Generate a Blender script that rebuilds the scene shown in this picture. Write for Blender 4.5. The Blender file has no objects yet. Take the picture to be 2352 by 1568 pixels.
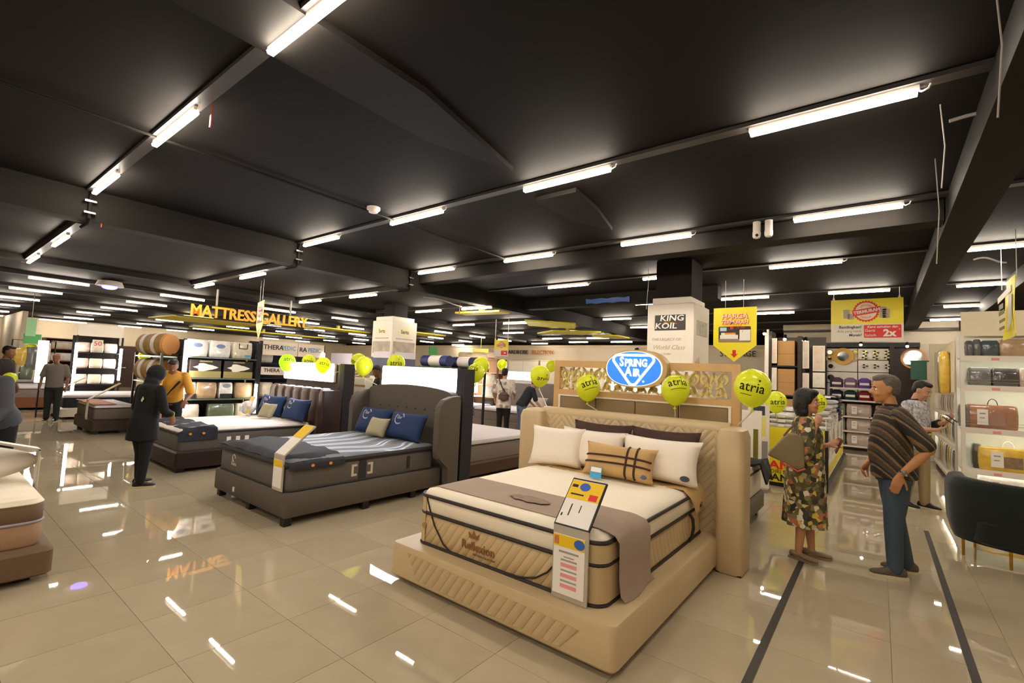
import bpy, bmesh, math, random
from mathutils import Vector, Matrix, Euler
random.seed(11)
S = bpy.context.scene
COL = S.collection
PI = math.pi
# ------------------------------------------------------------------ camera, world, exposure
HC = 1.61
FPX = 1085.0
R_ = Vector((.790, .611, .045)); D_ = Vector((-.006, .081, -.997)); F_ = Vector((-.613, .787, .067))
cd = bpy.data.cameras.new('camera'); cd.sensor_width = 36.0; cd.lens = 36.0*FPX/2352.0; cd.clip_start = .05; cd.clip_end = 200
cam = bpy.data.objects.new('camera', cd); COL.objects.link(cam)
F_.normalize(); R_ = (R_-F_*R_.dot(F_)).normalized(); U_ = R_.cross(F_).normalized()
cam.matrix_world = Matrix(((R_.x, U_.x, -F_.x, 0), (R_.y, U_.y, -F_.y, 0), (R_.z, U_.z, -F_.z, HC), (0, 0, 0, 1)))
S.camera = cam
W = bpy.data.worlds.new('world'); S.world = W; W.use_nodes = True
W.node_tree.nodes['Background'].inputs[0].default_value = (1, .92, .82, 1)
W.node_tree.nodes['Background'].inputs[1].default_value = .02
S.view_settings.view_transform = 'Standard'; S.view_settings.look = 'None'
S.view_settings.gamma = 1.0; S.view_settings.exposure = 2.45; S.view_settings.use_curve_mapping = False
TUBE_POWER = 21.0          # ceiling tubes
STRIP_POWER = 9.0          # shelf strips
BOX_POWER = 5.5            # backlit sign boxes
try:
    S.cycles.use_denoising = True; S.cycles.max_bounces = 7; S.cycles.diffuse_bounces = 4; S.cycles.glossy_bounces = 4
    S.cycles.transparent_max_bounces = 8; S.cycles.caustics_reflective = False; S.cycles.caustics_refractive = False
    S.cycles.sample_clamp_indirect = 8
except Exception:
    pass

# ------------------------------------------------------------------ helpers
def lin(h):
    h = h.lstrip('#'); c = [int(h[i:i+2], 16)/255 for i in (0, 2, 4)]
    return tuple(x/12.92 if x <= .04045 else ((x+.055)/1.055)**2.4 for x in c)
MATS = {}
def nn(nt, t, **kw):
    n = nt.nodes.new(t)
    for k, v in kw.items():
        if k.startswith('i_'): n.inputs[k[2:].replace('_', ' ')].default_value = v
        else: setattr(n, k, v)
    return n
def mat(name, hexc='#808080', rough=.6, metal=0, var=.06, vscale=6, bump=0, bscale=60, emit=0, coat=0, trans=0, alpha=1, spec=.5, ior=1.45, kind='noise', sheen=0):
    if name in MATS: return MATS[name]
    m = bpy.data.materials.new(name); m.use_nodes = True; nt = m.node_tree; b = nt.nodes['Principled BSDF']
    c = lin(hexc)
    b.inputs['Roughness'].default_value = rough; b.inputs['Metallic'].default_value = metal
    b.inputs['Specular IOR Level'].default_value = spec; b.inputs['IOR'].default_value = ior
    b.inputs['Coat Weight'].default_value = coat; b.inputs['Coat Roughness'].default_value = .05
    b.inputs['Transmission Weight'].default_value = trans; b.inputs['Alpha'].default_value = alpha
    b.inputs['Sheen Weight'].default_value = sheen
    tc = nn(nt, 'ShaderNodeTexCoord')
    if var > 0:
        no = nn(nt, 'ShaderNodeTexNoise', i_Scale=vscale, i_Detail=4.0)
        nt.links.new(tc.outputs['Object'], no.inputs['Vector'])
        mx = nn(nt, 'ShaderNodeMix', data_type='RGBA')
        mx.inputs['A'].default_value = tuple(x*(1-var) for x in c)+(1,); mx.inputs['B'].default_value = tuple(min(1, x*(1+var)) for x in c)+(1,)
        nt.links.new(no.outputs['Fac'], mx.inputs['Factor']); nt.links.new(mx.outputs['Result'], b.inputs['Base Color'])
    else:
        b.inputs['Base Color'].default_value = c+(1,)
    if bump > 0:
        if kind == 'weave': tx = nn(nt, 'ShaderNodeTexWave', i_Scale=bscale, i_Distortion=1.5)
        elif kind == 'quilt': tx = nn(nt, 'ShaderNodeTexVoronoi', i_Scale=bscale)
        else: tx = nn(nt, 'ShaderNodeTexNoise', i_Scale=bscale, i_Detail=3.0)
        nt.links.new(tc.outputs['Object'], tx.inputs['Vector'])
        bp = nn(nt, 'ShaderNodeBump', i_Strength=bump, i_Distance=.02)
        nt.links.new(tx.outputs[0], bp.inputs['Height']); nt.links.new(bp.outputs['Normal'], b.inputs['Normal'])
    if emit > 0:
        b.inputs['Emission Color'].default_value = c+(1,); b.inputs['Emission Strength'].default_value = emit
    MATS[name] = m
    return m

class G:
    """collects primitive shapes in one bmesh"""
    def __init__(s): s.bm = bmesh.new()
    def _add(s, vs, fs):
        v = [s.bm.verts.new(p) for p in vs]
        for f in fs:
            try: s.bm.faces.new([v[i] for i in f])
            except ValueError: pass
        return v
    def box(s, x0, x1, y0, y1, z0, z1, M=None):
        vs = [Vector((x, y, z)) for z in (z0, z1) for y in (y0, y1) for x in (x0, x1)]
        if M is not None: vs = [M @ v for v in vs]
        s._add(vs, [(0, 2, 3, 1), (4, 5, 7, 6), (0, 1, 5, 4), (2, 6, 7, 3), (0, 4, 6, 2), (1, 3, 7, 5)]); return s
    def rings(s, rings, cap0=True, cap1=True, closed=True):
        """loft through equal-length loops of points"""
        n = len(rings[0]); V = [[s.bm.verts.new(p) for p in r] for r in rings]
        for a, b in zip(V, V[1:]):
            for i in range(n if closed else n-1):
                j = (i+1) % n
                try: s.bm.faces.new((a[i], a[j], b[j], b[i]))
                except ValueError: pass
        if cap0 and closed: s.bm.faces.new(list(reversed(V[0])))
        if cap1 and closed: s.bm.faces.new(V[-1])
        return s
    def tube(s, pts, r, n=8, closed=False):
        pts = [Vector(p) for p in pts]; rr = r if isinstance(r, (list, tuple)) else [r]*len(pts)
        rings = []; N = len(pts); up = None
        for i, p in enumerate(pts):
            if closed: t = pts[(i+1) % N]-pts[i-1]
            else: t = pts[min(i+1, N-1)]-pts[max(i-1, 0)]
            t.normalize()
            if up is None: up = Vector((0, 0, 1)) if abs(t.z) < .9 else Vector((1, 0, 0))
            a = t.cross(up)
            if a.length < 1e-5: a = t.cross(Vector((0, 1, 0)))
            a.normalize(); b = a.cross(t).normalized(); up = b
            rings.append([p+(a*math.cos(2*PI*k/n)+b*math.sin(2*PI*k/n))*rr[i] for k in range(n)])
        if closed:
            V = [[s.bm.verts.new(p) for p in q] for q in rings]
            for i in range(N):
                A, B = V[i], V[(i+1) % N]
                for k in range(n):
                    s.bm.faces.new((A[k], A[(k+1) % n], B[(k+1) % n], B[k]))
        else: s.rings(rings)
        return s
    def cyl(s, p0, p1, r0, r1=None, n=16): return s.tube([p0, p1], [r0, r0 if r1 is None else r1], n)
    def lathe(s, prof, n=20, M=None):
        rings = []
        for r, z in prof:
            q = [Vector((r*math.cos(2*PI*k/n), r*math.sin(2*PI*k/n), z)) for k in range(n)]
            rings.append([M @ v for v in q] if M is not None else q)
        return s.rings(rings)
    def ball(s, c, r, n=14, m=9):
        rx, ry, rz = r if isinstance(r, (list, tuple)) else (r, r, r); c = Vector(c)
        return s.rings([[c+Vector((rx*math.sin(PI*j/m)*math.cos(2*PI*k/n), ry*math.sin(PI*j/m)*math.sin(2*PI*k/n), -rz*math.cos(PI*j/m))) for k in range(n)] for j in range(m+1)] if False else
                       [[c+Vector((rx*math.sin(max(.02, min(PI-.02, PI*j/m)))*math.cos(2*PI*k/n), ry*math.sin(max(.02, min(PI-.02, PI*j/m)))*math.sin(2*PI*k/n), -rz*math.cos(PI*j/m))) for k in range(n)] for j in range(m+1)])
    def prism(s, poly, z0, z1, M=None):
        """polygon in XY extruded in Z (M maps it into place)"""
        a = [Vector((x, y, z0)) for x, y in poly]; b = [Vector((x, y, z1)) for x, y in poly]
        if M is not None: a = [M @ v for v in a]; b = [M @ v for v in b]
        return s.rings([a, b])
    def strip(s, rows, th=.004):
        """cloth: grid of points given thickness along z-ish normals"""
        n = len(rows[0]); V = [[s.bm.verts.new(p) for p in r] for r in rows]
        fs = []
        for a, b in zip(V, V[1:]):
            for i in range(n-1): fs.append(s.bm.faces.new((a[i], a[i+1], b[i+1], b[i])))
        bmesh.ops.recalc_face_normals(s.bm, faces=fs)
        bmesh.ops.solidify(s.bm, geom=fs, thickness=th)
        return s
    def bevel(s, w, seg=2):
        bmesh.ops.bevel(s.bm, geom=[e for e in s.bm.edges], offset=w, segments=seg, profile=.6, affect='EDGES', clamp_overlap=True); return s
    def mesh(s, name, sharp=40):
        bmesh.ops.recalc_face_normals(s.bm, faces=s.bm.faces)
        me = bpy.data.meshes.new(name); s.bm.to_mesh(me); s.bm.free()
        for p in me.polygons: p.use_smooth = True
        try: me.set_sharp_from_angle(angle=math.radians(sharp))
        except Exception: pass
        return me
def obj(name, g, m, parent=None, loc=None, rot=None, sharp=40):
    me = g.mesh(name, sharp) if isinstance(g, G) else g
    o = bpy.data.objects.new(name, me); COL.objects.link(o)
    if m is not None:
        if len(me.materials) == 0:
            for q in (m if isinstance(m, (list, tuple)) else [m]): me.materials.append(q)
    if parent is not None: o.parent = parent
    if loc is not None: o.location = loc
    if rot is not None: o.rotation_euler = rot
    return o
def tag(o, label=None, cat=None, group=None, kind=None):
    if label: o['label'] = label
    if cat: o['category'] = cat
    if group: o['group'] = group
    if kind: o['kind'] = kind
    return o
def thing(name, label, cat, loc=(0, 0, 0), rz=0, group=None):
    o = bpy.data.objects.new(name, None); COL.objects.link(o); o.empty_display_size = .1
    o.location = loc; o.rotation_euler = (0, 0, rz)
    return tag(o, label, cat, group)
def struct(name, g, m): return tag(obj(name, g, m), kind='structure')
def dup(root, loc=None, rz=None, label=None, group=None):
    r = root.copy(); COL.objects.link(r)
    if loc is not None: r.location = loc
    if rz is not None: r.rotation_euler = (0, 0, rz)
    if label: r['label'] = label
    if group: r['group'] = group
    for ch in list(root.children):
        c = ch.copy(); COL.objects.link(c); c.parent = r
        for g in list(ch.children):
            d = g.copy(); COL.objects.link(d); d.parent = c
    return r
def frame(o, x, y):
    """matrix with origin o, local X along x, local Y along y (third axis = normal)"""
    x = Vector(x).normalized(); z = x.cross(Vector(y)).normalized(); y = z.cross(x)
    o = Vector(o)
    return Matrix(((x.x, y.x, z.x, o.x), (x.y, y.y, z.y, o.y), (x.z, y.z, z.z, o.z), (0, 0, 0, 1)))
XZ = lambda x, y, z: frame((x, y, z), (1, 0, 0), (0, 0, 1))        # faces -Y (towards the camera)
def text(body, size, m, M, parent=None, depth=.003, bold=0, shear=0, align='CENTER', name='lettering', sx=1, space=1):
    cu = bpy.data.curves.new(name, 'FONT'); cu.body = body; cu.size = size; cu.extrude = depth/2; cu.offset = bold; cu.shear = shear
    cu.align_x = align; cu.align_y = 'CENTER'; cu.resolution_u = 2; cu.space_character = space
    t = bpy.data.objects.new('t', cu); COL.objects.link(t)
    dg = bpy.context.evaluated_depsgraph_get()
    me = bpy.data.meshes.new_from_object(t.evaluated_get(dg)); me.name = name
    bpy.data.objects.remove(t); bpy.data.curves.remove(cu)
    me.materials.clear(); me.materials.append(m)
    me.transform(M @ Matrix.Translation((0, 0, depth/2)) @ Matrix.Diagonal((sx, 1, 1, 1)))
    o = bpy.data.objects.new(name, me); COL.objects.link(o)
    if parent is not None: o.parent = parent
    return o
def rrect(w, d, r, n=5):
    pts = []
    for cx, cy, a0 in ((w/2-r, d/2-r, 0), (-w/2+r, d/2-r, PI/2), (-w/2+r, -d/2+r, PI), (w/2-r, -d/2+r, 1.5*PI)):
        for k in range(n+1):
            a = a0+PI/2*k/n; pts.append((cx+r*math.cos(a), cy+r*math.sin(a)))
    return pts
def stack(w, d, r, levels, n=5, c=(0, 0)):
    """rounded-rectangle block: levels = (z, inset)"""
    g = G(); g.rings([[Vector((c[0]+x, c[1]+y, z)) for x, y in rrect(w-2*i, d-2*i, max(.01, r-i), n)] for z, i in levels]); return g
def piping(w, d, r, z, t=.012, n=5, c=(0, 0)):
    return G().tube([(c[0]+x, c[1]+y, z) for x, y in rrect(w, d, r, n)], t, 6, closed=True)
def pillow_mesh(w, h, t, n=14, pinch=.10):
    """cushion standing in local XZ, thickness along Y, base at z=0"""
    g = G(); rows = {}
    for sgn in (1, -1):
        for i in range(n+1):
            for j in range(n+1):
                u, v = -1+2*i/n, -1+2*j/n
                edge = (i in (0, n)) or (j in (0, n))
                if sgn < 0 and edge: rows[(sgn, i, j)] = rows[(1, i, j)]; continue
                x = u*w/2*(1-pinch*(1-v*v)*abs(u)**3); z = v*h/2*(1-pinch*(1-u*u)*abs(v)**3)
                y = 0 if edge else sgn*t/2*((1-u**4)*(1-v**4))**.55
                rows[(sgn, i, j)] = g.bm.verts.new((x, y, z+h/2))
        for i in range(n):
            for j in range(n):
                g.bm.faces.new((rows[(sgn, i, j)], rows[(sgn, i+1, j)], rows[(sgn, i+1, j+1)], rows[(sgn, i, j+1)]))
    return g
def place(o, loc, tilt=0, rz=0):
    o.location = loc; o.rotation_euler = (tilt, 0, rz); return o

# ------------------------------------------------------------------ materials used everywhere
M_white = mat('white_paint', '#e9e2d6', .5); M_cream = mat('cream_wall', '#d9cbb2', .7, bump=.05)
M_black = mat('black_metal', '#17171a', .4); M_steel = mat('brushed_steel', '#b9b6b0', .25, metal=1)
M_yellow = mat('yellow_print', '#f2e22e', .4, var=.02); M_red = mat('red_print', '#e0302a', .45, var=.02)
M_ink = mat('black_ink', '#1c1a1a', .5, var=0); M_paper = mat('white_paper', '#f1ece4', .5, var=.02)
M_bluebrand = mat('blue_print', '#3a63c0', .4, var=.03); M_chrome = mat('chrome', '#d8d8d8', .12, metal=1)
M_grey = mat('grey_print', '#8d8880', .5); M_orange = mat('orange_print', '#f0962a', .45, var=.02)
M_wood = mat('dark_wood', '#2b1a12', .35, var=.25, vscale=14); M_lightwood = mat('light_wood', '#c9a36e', .45, var=.12, vscale=9)
M_gold = mat('gold_metal', '#c79a3a', .22, metal=1)
M_tube = mat('tube_light', '#fff1de', emit=TUBE_POWER, var=0); M_strip = mat('strip_light', '#fff0e0', emit=STRIP_POWER, var=0)
M_shelfled = mat('shelf_light', '#fff6e6', emit=2.2, var=0)
M_litbox = mat('backlit_panel', '#eef0ff', emit=BOX_POWER, var=0)
# ================================================================== SETTING
# floor: grout bed with single polished tiles
def floor_material():
    m = bpy.data.materials.new('polished_tile'); m.use_nodes = True; nt = m.node_tree; b = nt.nodes['Principled BSDF']
    oi = nn(nt, 'ShaderNodeObjectInfo'); tc = nn(nt, 'ShaderNodeTexCoord')
    no = nn(nt, 'ShaderNodeTexNoise', i_Scale=1.7, i_Detail=6.0, i_Distortion=.8); nt.links.new(tc.outputs['Object'], no.inputs['Vector'])
    r = nn(nt, 'ShaderNodeValToRGB'); r.color_ramp.elements[0].color = lin('#a6977d')+(1,); r.color_ramp.elements[1].color = lin('#bbad93')+(1,)
    ad = nn(nt, 'ShaderNodeMath', operation='MULTIPLY_ADD'); ad.inputs[1].default_value = .35
    nt.links.new(oi.outputs['Random'], ad.inputs[0]); nt.links.new(no.outputs['Fac'], ad.inputs[2])
    nt.links.new(ad.outputs[0], r.inputs['Fac']); nt.links.new(r.outputs['Color'], b.inputs['Base Color'])
    b.inputs['Roughness'].default_value = .018; b.inputs['IOR'].default_value = 1.55; b.inputs['Specular IOR Level'].default_value = .6
    return m
M_tile = floor_material(); M_grout = mat('grout', '#85775f', .8)
X0, X1, Y0, Y1 = -31.6, 5.0, -5.5, 20.1
floor = struct('floor', G().box(X0, X1, Y0, Y1, -.12, -.004), M_grout)
tile_me = G().box(-.2985, .2985, -.2985, .2985, -.004, 0).mesh('tile'); tile_me.materials.append(M_tile)
GX, GY = .05, .42
cells = []
for i in range(-56, 9):
    for j in range(-11, 36):
        x, y = GX+.6*(i+.5), GY+.6*(j+.5)
        if not (X0 < x < X1 and Y0 < y < Y1): continue
        v = Vector((x, y, -HC)); zc = v.dot(F_)
        vis = 9e9
        if zc > .4:
            px, py = 1176+FPX*v.dot(R_)/zc, 784-FPX*v.dot(U_)/zc
            if -150 < px < 2500 and py < 1750: vis = zc
        cells.append((vis, x, y))
cells.sort()
for _, x, y in cells[:300]:
    o = bpy.data.objects.new('tile', tile_me); COL.objects.link(o); o.parent = floor; o.location = (x, y, 0)
    o.rotation_euler = (random.gauss(0, .0006), random.gauss(0, .0006), 0)
g = G()
for _, x, y in cells[300:]:
    g._add([(x-.2985, y-.2985, 0), (x+.2985, y-.2985, 0), (x+.2985, y+.2985, 0), (x-.2985, y+.2985, 0)], [(0, 1, 2, 3)])
tag(obj('distant_tiles', g, M_tile, floor), kind='stuff')
M_tape = mat('dark_tape', '#37322d', .6)
for n_, (xa, ya, yb, w, lab) in enumerate(((-.575, .6, 5.25, .045, 'dark grey floor line running from beside the beige bed to the woman\'s shoe'), (.425, .6, 7.45, .045, 'dark grey floor line to the right of the man, ending near the green chair'))):
    tag(obj('floor_tape', G().box(xa-w/2, xa+w/2, ya, yb, .0005, .002), M_tape), lab, 'floor line')

# ceiling
M_ceil = mat('black_ceiling', '#15120f', .75, var=.12, vscale=1.2, bump=.08, bscale=12, spec=.15); M_beam = mat('black_beam', '#1b1815', .7, spec=.2, var=.12, vscale=1.5)
M_tray = mat('cable_tray', '#353132', .5)
HI, LO, XB = 3.45, 3.18, -7.09
struct('ceiling', G().box(XB, X1, Y0, Y1, HI, HI+.1).box(X0, XB, Y0, Y1, LO, LO+.1), M_ceil)
struct('trim_1', G().box(XB-.11, XB+.11, Y0, Y1, 3.1, HI+.02), M_beam)                 # long beam along the aisle
struct('trim_2', G().box(-11.2, -11.0, Y0, Y1, 3.09, 3.2), M_beam)
struct('trim_3', G().box(.51, .81, Y0, 16.2, 3.22, HI+.02).bevel(.02), M_beam)
struct('trim_4', G().box(XB+.12, .5, 5.96, 6.22, 3.25, HI+.02), M_beam)
struct('trim_5', G().prism([(-2.81, -1.5), (-2.33, -1.5), (-2.33, 1.95), (-2.57, 3.2), (-2.81, 2.4)], 3.405, HI+.02), M_beam)
struct('trim_6', G().prism([(-2.81, 3.9), (-2.33, 3.9), (-2.4, 4.5), (-2.57, 5.2), (-2.81, 4.65)], 3.405, HI+.02), M_beam)
struct('trim_7', G().box(1.6, 2.0, Y0, 16.2, 3.2, HI+.02), M_beam)
# enclosing walls
struct('wall_left', G().box(X0-.1, -30.8, Y0, Y1, 0, HI), M_cream)
struct('wall_back', G().box(-30.8, X1, 19.6, 19.8, 0, 2.96).box(-30.8, X1, 19.5, 19.8, 2.96, 3.07), M_cream)
struct('wall_back_upper', G().box(-30.8, X1, 19.82, 20.0, 0, HI), M_ceil)
struct('wall_right', G().box(4.2, 4.35, Y0, 19.5, 0, HI), M_cream)
struct('wall_front', G().box(X0, X1, Y0-.12, Y0, 0, HI), mat('rear_wall', '#cfc2ab', .7))
struct('wall_partition', G().box(-2.3, 4.2, 16.5, 16.7, 0, 3.29).box(-2.3, 4.2, 16.38, 16.7, 3.29, HI), mat('partition_wall', '#ded3bd', .7))
struct('trim_8', G().box(-2.3, 4.2, 16.36, 16.39, 3.22, 3.27), M_black)
struct('wall_alcove', G().box(-30.8, -25, 2.6, 2.75, 0, 3.1), M_cream)
dr = struct('door_1', G().box(-30.8, -30.74, 6.7, 7.62, 0, 2.11), mat('brown_door', '#3a1f16', .4))
obj('door_handle', G().cyl((-30.74, 6.95, 1.0), (-30.66, 6.95, 1.0), .02).box(-30.68, -30.65, 6.93, 7.1, .98, 1.02), M_steel, dr)
obj('door_stripe', G().box(-30.74, -30.71, 6.88, 6.94, .5, 1.95), M_steel, dr)

struct('trim_9', G().box(XB+.12, -2.4, 9.35, 9.6, 3.2, HI+.02), M_beam)
tag(obj('blue_sheet', G().strip([[Vector((-5.2+.13*u, 9.33-.01*v, 3.24+.05*v+.012*math.sin(u*2.2+v))) for u in range(9)] for v in range(3)], .006), mat('blue_plastic', '#33528f', .35, var=.2)), 'crumpled blue plastic sheet on the ceiling beam left of the logo column', 'plastic sheet')
# cladded columns
def column(x0, x1, y0, y1, top, label, core):
    t = thing('display_column', label, 'column', ((x0+x1)/2, (y0+y1)/2, 0)); w, d = (x1-x0), (y1-y0)
    obj('cladding', G().box(-w/2, w/2, -d/2, d/2, 0, top-.1).bevel(.008, 1), M_white, t)
    obj('cap', G().box(-w/2+.06, w/2-.06, -d/2+.04, d/2-.04, top-.1, top).bevel(.006, 1), M_white, t)
    obj('core', G().box(-core, core, -core, core, top, HI), M_beam, t)
    return t, w, d
t, w, d = column(-2.82, -2.12, 7.0, 7.78, 2.86, 'white square column with a dark two-line logo plate, behind the carved screen', .27)
F0 = XZ(0, -d/2-.001, 0)
def FM(x, z, off=.0): return XZ(x, -d/2-.002-off, z)
obj('logo_plate', G().box(-.23, .23, -d/2-.012, -d/2-.001, 2.36, 2.59).bevel(.004, 1), mat('logo_plate_dark', '#35312f', .4), t)
text('KING', .12, M_paper, FM(.03, 2.535, .012), t, shear=.1, sx=1.25, bold=.002)
text('KOIL', .12, M_paper, FM(-.06, 2.42, .012), t, shear=.1, sx=1.25, bold=.002)
obj('swoosh', G().tube([(-.09+.02*k, -d/2-.014, 2.475+.012*math.sin(k*.33)-.002*k) for k in range(11)], .005, 5), M_orange, t)
Mt = mat('pale_print', '#b9aca4', .6)
text('THE LEGACY OF', .055, Mt, FM(-.05, 2.22), t, sx=1.1); text('World Class', .095, mat('script_print', '#c3b0a0', .6), FM(-.02, 2.1), t, shear=.35); text('LUXURY', .04, Mt, FM(-.05, 2.0), t)
for k, s_ in enumerate(('THE ULTIMATE SUPPORT', 'BEST COMFORT', 'LUXURY SLEEP  REST  COMFORT', 'NATURAL  BEST QUALITY')):
    text(s_, .032, Mt, FM(0, 1.86-.055*k), t)
Ms = frame((w/2+.002, 0, 2.4), (0, 1, 0), (0, 0, 1))
obj('side_logo', G().box(w/2, w/2+.008, -.26, .26, 2.3, 2.52), mat('side_logo', '#b9b3a6', .4), t)
text('KING', .1, M_paper, frame((w/2+.009, .02, 2.46), (0, 1, 0), (0, 0, 1)), t, shear=.1); text('KOIL', .1, M_paper, frame((w/2+.009, -.03, 2.36), (0, 1, 0), (0, 0, 1)), t, shear=.1)
obj('side_photo', G().prism([(-.3, 1.5), (.3, 1.5), (.22, 1.75), (.1, 1.82), (-.02, 1.7), (-.12, 1.98), (-.3, 1.9)], .0, .004, frame((w/2, 0, 0), (0, 1, 0), (0, 0, 1))), mat('photo_skin', '#d8b394', .6, var=.3, vscale=5), t)
t, w, d = column(-9.82, -9.06, 7.02, 7.77, 2.84, 'white square column with mattress photo posters, behind the balloons', .2)
for M0, wd in ((XZ(0, -d/2-.001, 0), w), (frame((w/2+.001, 0, 0), (0, 1, 0), (0, 0, 1)), d)):
    obj('oval_logo', G().prism([(.2*math.cos(a*PI/12), 2.48+.1*math.sin(a*PI/12)) for a in range(24)], 0, .004, M0), mat('pale_yellow', '#efe6b8', .5), t)
    text('Serta', .13, mat('navy_ink', '#3c3d5e', .5), M0 @ Matrix.Translation((0, 2.48, .005)), t, sx=.9)
    text('WE MAKE THE WORLD\'S BEST MATTRESS', .035, Mt, M0 @ Matrix.Translation((0, 2.31, 0)), t, sx=.8)
    obj('poster_scene', G().box(-wd*.44, wd*.44, 1.95, 2.24, 0, .003, M0), mat('poster_room', '#b6ab9f', .6, var=.55, vscale=5), t)
    obj('poster_mattress', G().box(-wd*.36, wd*.5, 1.84, 1.99, .003, .006, M0), mat('poster_mattress', '#d8d4e0', .6), t)
    obj('poster_floor', G().box(-wd*.5, wd*.5, 1.4, 1.86, .003, .005, M0), mat('poster_floor', '#5c6078', .6, var=.4, vscale=4), t)

# ================================================================== CEILING LIGHTS
def light_mesh(axis):
    h = G().box(-.46, .46, -.016, .016, -.03, 0) if axis == 'x' else G().box(-.016, .016, -.46, .46, -.03, 0)
    prof = [(-.012, 0), (.012, 0), (.023, -.012), (.017, -.028), (-.017, -.028), (-.023, -.012)]
    if axis == 'x': b = G().rings([[Vector((x, p, q-.03)) for p, q in prof] for x in (-.45, .45)])
    else: b = G().rings([[Vector((p, y, q-.03)) for p, q in prof] for y in (-.45, .45)])
    return h.mesh('housing'), b.mesh('tube')
LM = {a: light_mesh(a) for a in 'xy'}
M_house = mat('lamp_housing', '#d9cfc0', .5)
for a in LM: LM[a][0].materials.append(M_house); LM[a][1].materials.append(M_tube)
clip_me = G().tube([(-.03, 0, 0), (0, 0, -.02), (.03, 0, -.01), (.04, 0, .015)], .006, 5).mesh('end_clip'); clip_me.materials.append(M_paper)
def ceil_light(x, y, z, axis, label, group=None, near=False):
    t = thing('tube_light', label, 'ceiling light', (x, y, z), 0, group)
    for n_, me in zip(('housing', 'tube'), LM[axis]):
        o = bpy.data.objects.new(n_, me); COL.objects.link(o); o.parent = t
    if near:
        o = bpy.data.objects.new('end_clip', clip_me); COL.objects.link(o); o.parent = t; o.location = (.47, 0, -.02)
HZ = HI-.03
rows_hi = [(1.15, (-6.35, -4.32, -2.29, -.26, 1.75)), (3.56, (-6.35, -4.29, -2.25, -.26, 1.75)), (5.75, (-6.29, -4.25, -2.25, -.26, 1.75)), (7.95, (-4.86, -2.85, -0.85, 1.09, 3.1)),
           (10.61, (-4.12, -2.2, -.29, 1.48)), (13.09, (-6.23, -2.06, 1.52)), (15.45, (-6.38, 1.46)), (17.4, (1.53,))]
rows_hi += [(y, (-6.35, -4.3, -2.27, -.26, 1.75)) for y in (-1.25, -3.6)]
ordn = ('first', 'second', 'third', 'fourth', 'fifth', 'sixth', 'seventh', 'eighth', 'ninth')
rown = ('in the nearest ceiling row, upper left', 'in the second ceiling row, past the smoke detector', 'in the third ceiling row, by the dome cameras', 'in the fourth ceiling row', 'in the fifth ceiling row, above the yellow sign', 'in the sixth ceiling row', 'in the seventh ceiling row', 'in the eighth ceiling row', 'in the row just behind the camera', 'in the row farther behind the camera')
for (y, xs), rn in zip(rows_hi, rown):
    for k, x in enumerate(xs):
        ceil_light(x, y, HZ, 'x', '%s white tube light from the left %s' % (ordn[k], rn), 'tube lights on the high black ceiling', near=y < 8.2)
    tag(obj('cable_tray', G().box(XB+.16, min(4.1, X1), y-.045, y+.045, HZ+.001, HI-.001), M_tray), 'dark strip carrying the tube lights %s' % rn, 'cable tray', 'cable trays on the high ceiling')
LZ = 3.1
lowB = [(-8.4, 1.14), (-10.5, 1.14), (-8.4, 3.53), (-10.5, 3.53), (-8.4, 5.71), (-10.43, 5.69), (-8.89, 7.95), (-7.31, 7.99), (-10.35, 10.76), (-8.3, 10.79), (-10.4, 13.4), (-8.36, 13.46), (-10.31, 15.83), (-8.29, 15.83), (-10.12, 17.59), (-8.18, 17.66), (-12.6, 18.3), (-18.67, 19.05)]
for k, (x, y) in enumerate(lowB):
    ceil_light(x, y, LZ, 'x', 'crosswise white tube light %s on the low ceiling, %s row' % ('next to the long beam' if x > -9.0 else 'second from the long beam' if x > -11 else 'far from the long beam', ordn[min(8, int(y/1.95))]), 'crosswise tube lights on the low ceiling')
for k, y in enumerate((1.14, 3.52, 5.7, 7.97, 10.77, 13.42, 15.83, 17.62)):
    tag(obj('cable_tray', G().box(-11.4, XB-.16, y-.045, y+.045, LZ+.001, LO-.001), M_tray), 'dark strip crossing the low black ceiling, %s from the camera' % ordn[k], 'cable tray', 'cable trays on the low ceiling')
tag(obj('cable_tray', G().box(-13.2, -12, 18.26, 18.34, LZ+.001, LO-.001), M_tray), 'short dark strip over a far crosswise tube light', 'cable tray'); tag(obj('cable_tray', G().box(-19.2, -18.1, 19.0, 19.1, LZ+.001, LO-.001), M_tray), 'short dark strip over the farthest crosswise tube light', 'cable tray')
colA = [(-13.2, (1.85, 4.02, 6.34, 8.4, 12.63, 14.6, 16.42)), (-15.9, (1.84, 4.01, 8.62, 10.5, 14.77, 16.73)), (-18.83, (1.81, 4.06, 6.26, 8.7, 10.57, 12.67, 16.88)), (-22.05, (1.76, 4.05, 6.34, 8.85, 10.95, 13.05, 15.08)), (-25.88, (1.88, 4.31, 6.68, 8.85, 13.35, 15.6, 17.55)), (-29.4, (2.03, 4.05, 4.72, 6.82, 8.81, 13.73, 15.75))]
for x, ys in colA:
    cn = ordn[[c_[0] for c_ in colA].index(x)]
    for k, y in enumerate(ys):
        ceil_light(x, y, LZ, 'y', 'lengthwise white tube light, %s in the %s far row left of the beams' % (ordn[k], cn), 'lengthwise tube lights on the far ceiling')
    tag(obj('cable_tray', G().box(x-.04, x+.04, .75, 18, LZ+.001, LO-.001), M_tray), 'dark strip carrying the %s far row of lengthwise lights' % cn, 'cable tray', 'lengthwise trays on the far ceiling')
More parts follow.
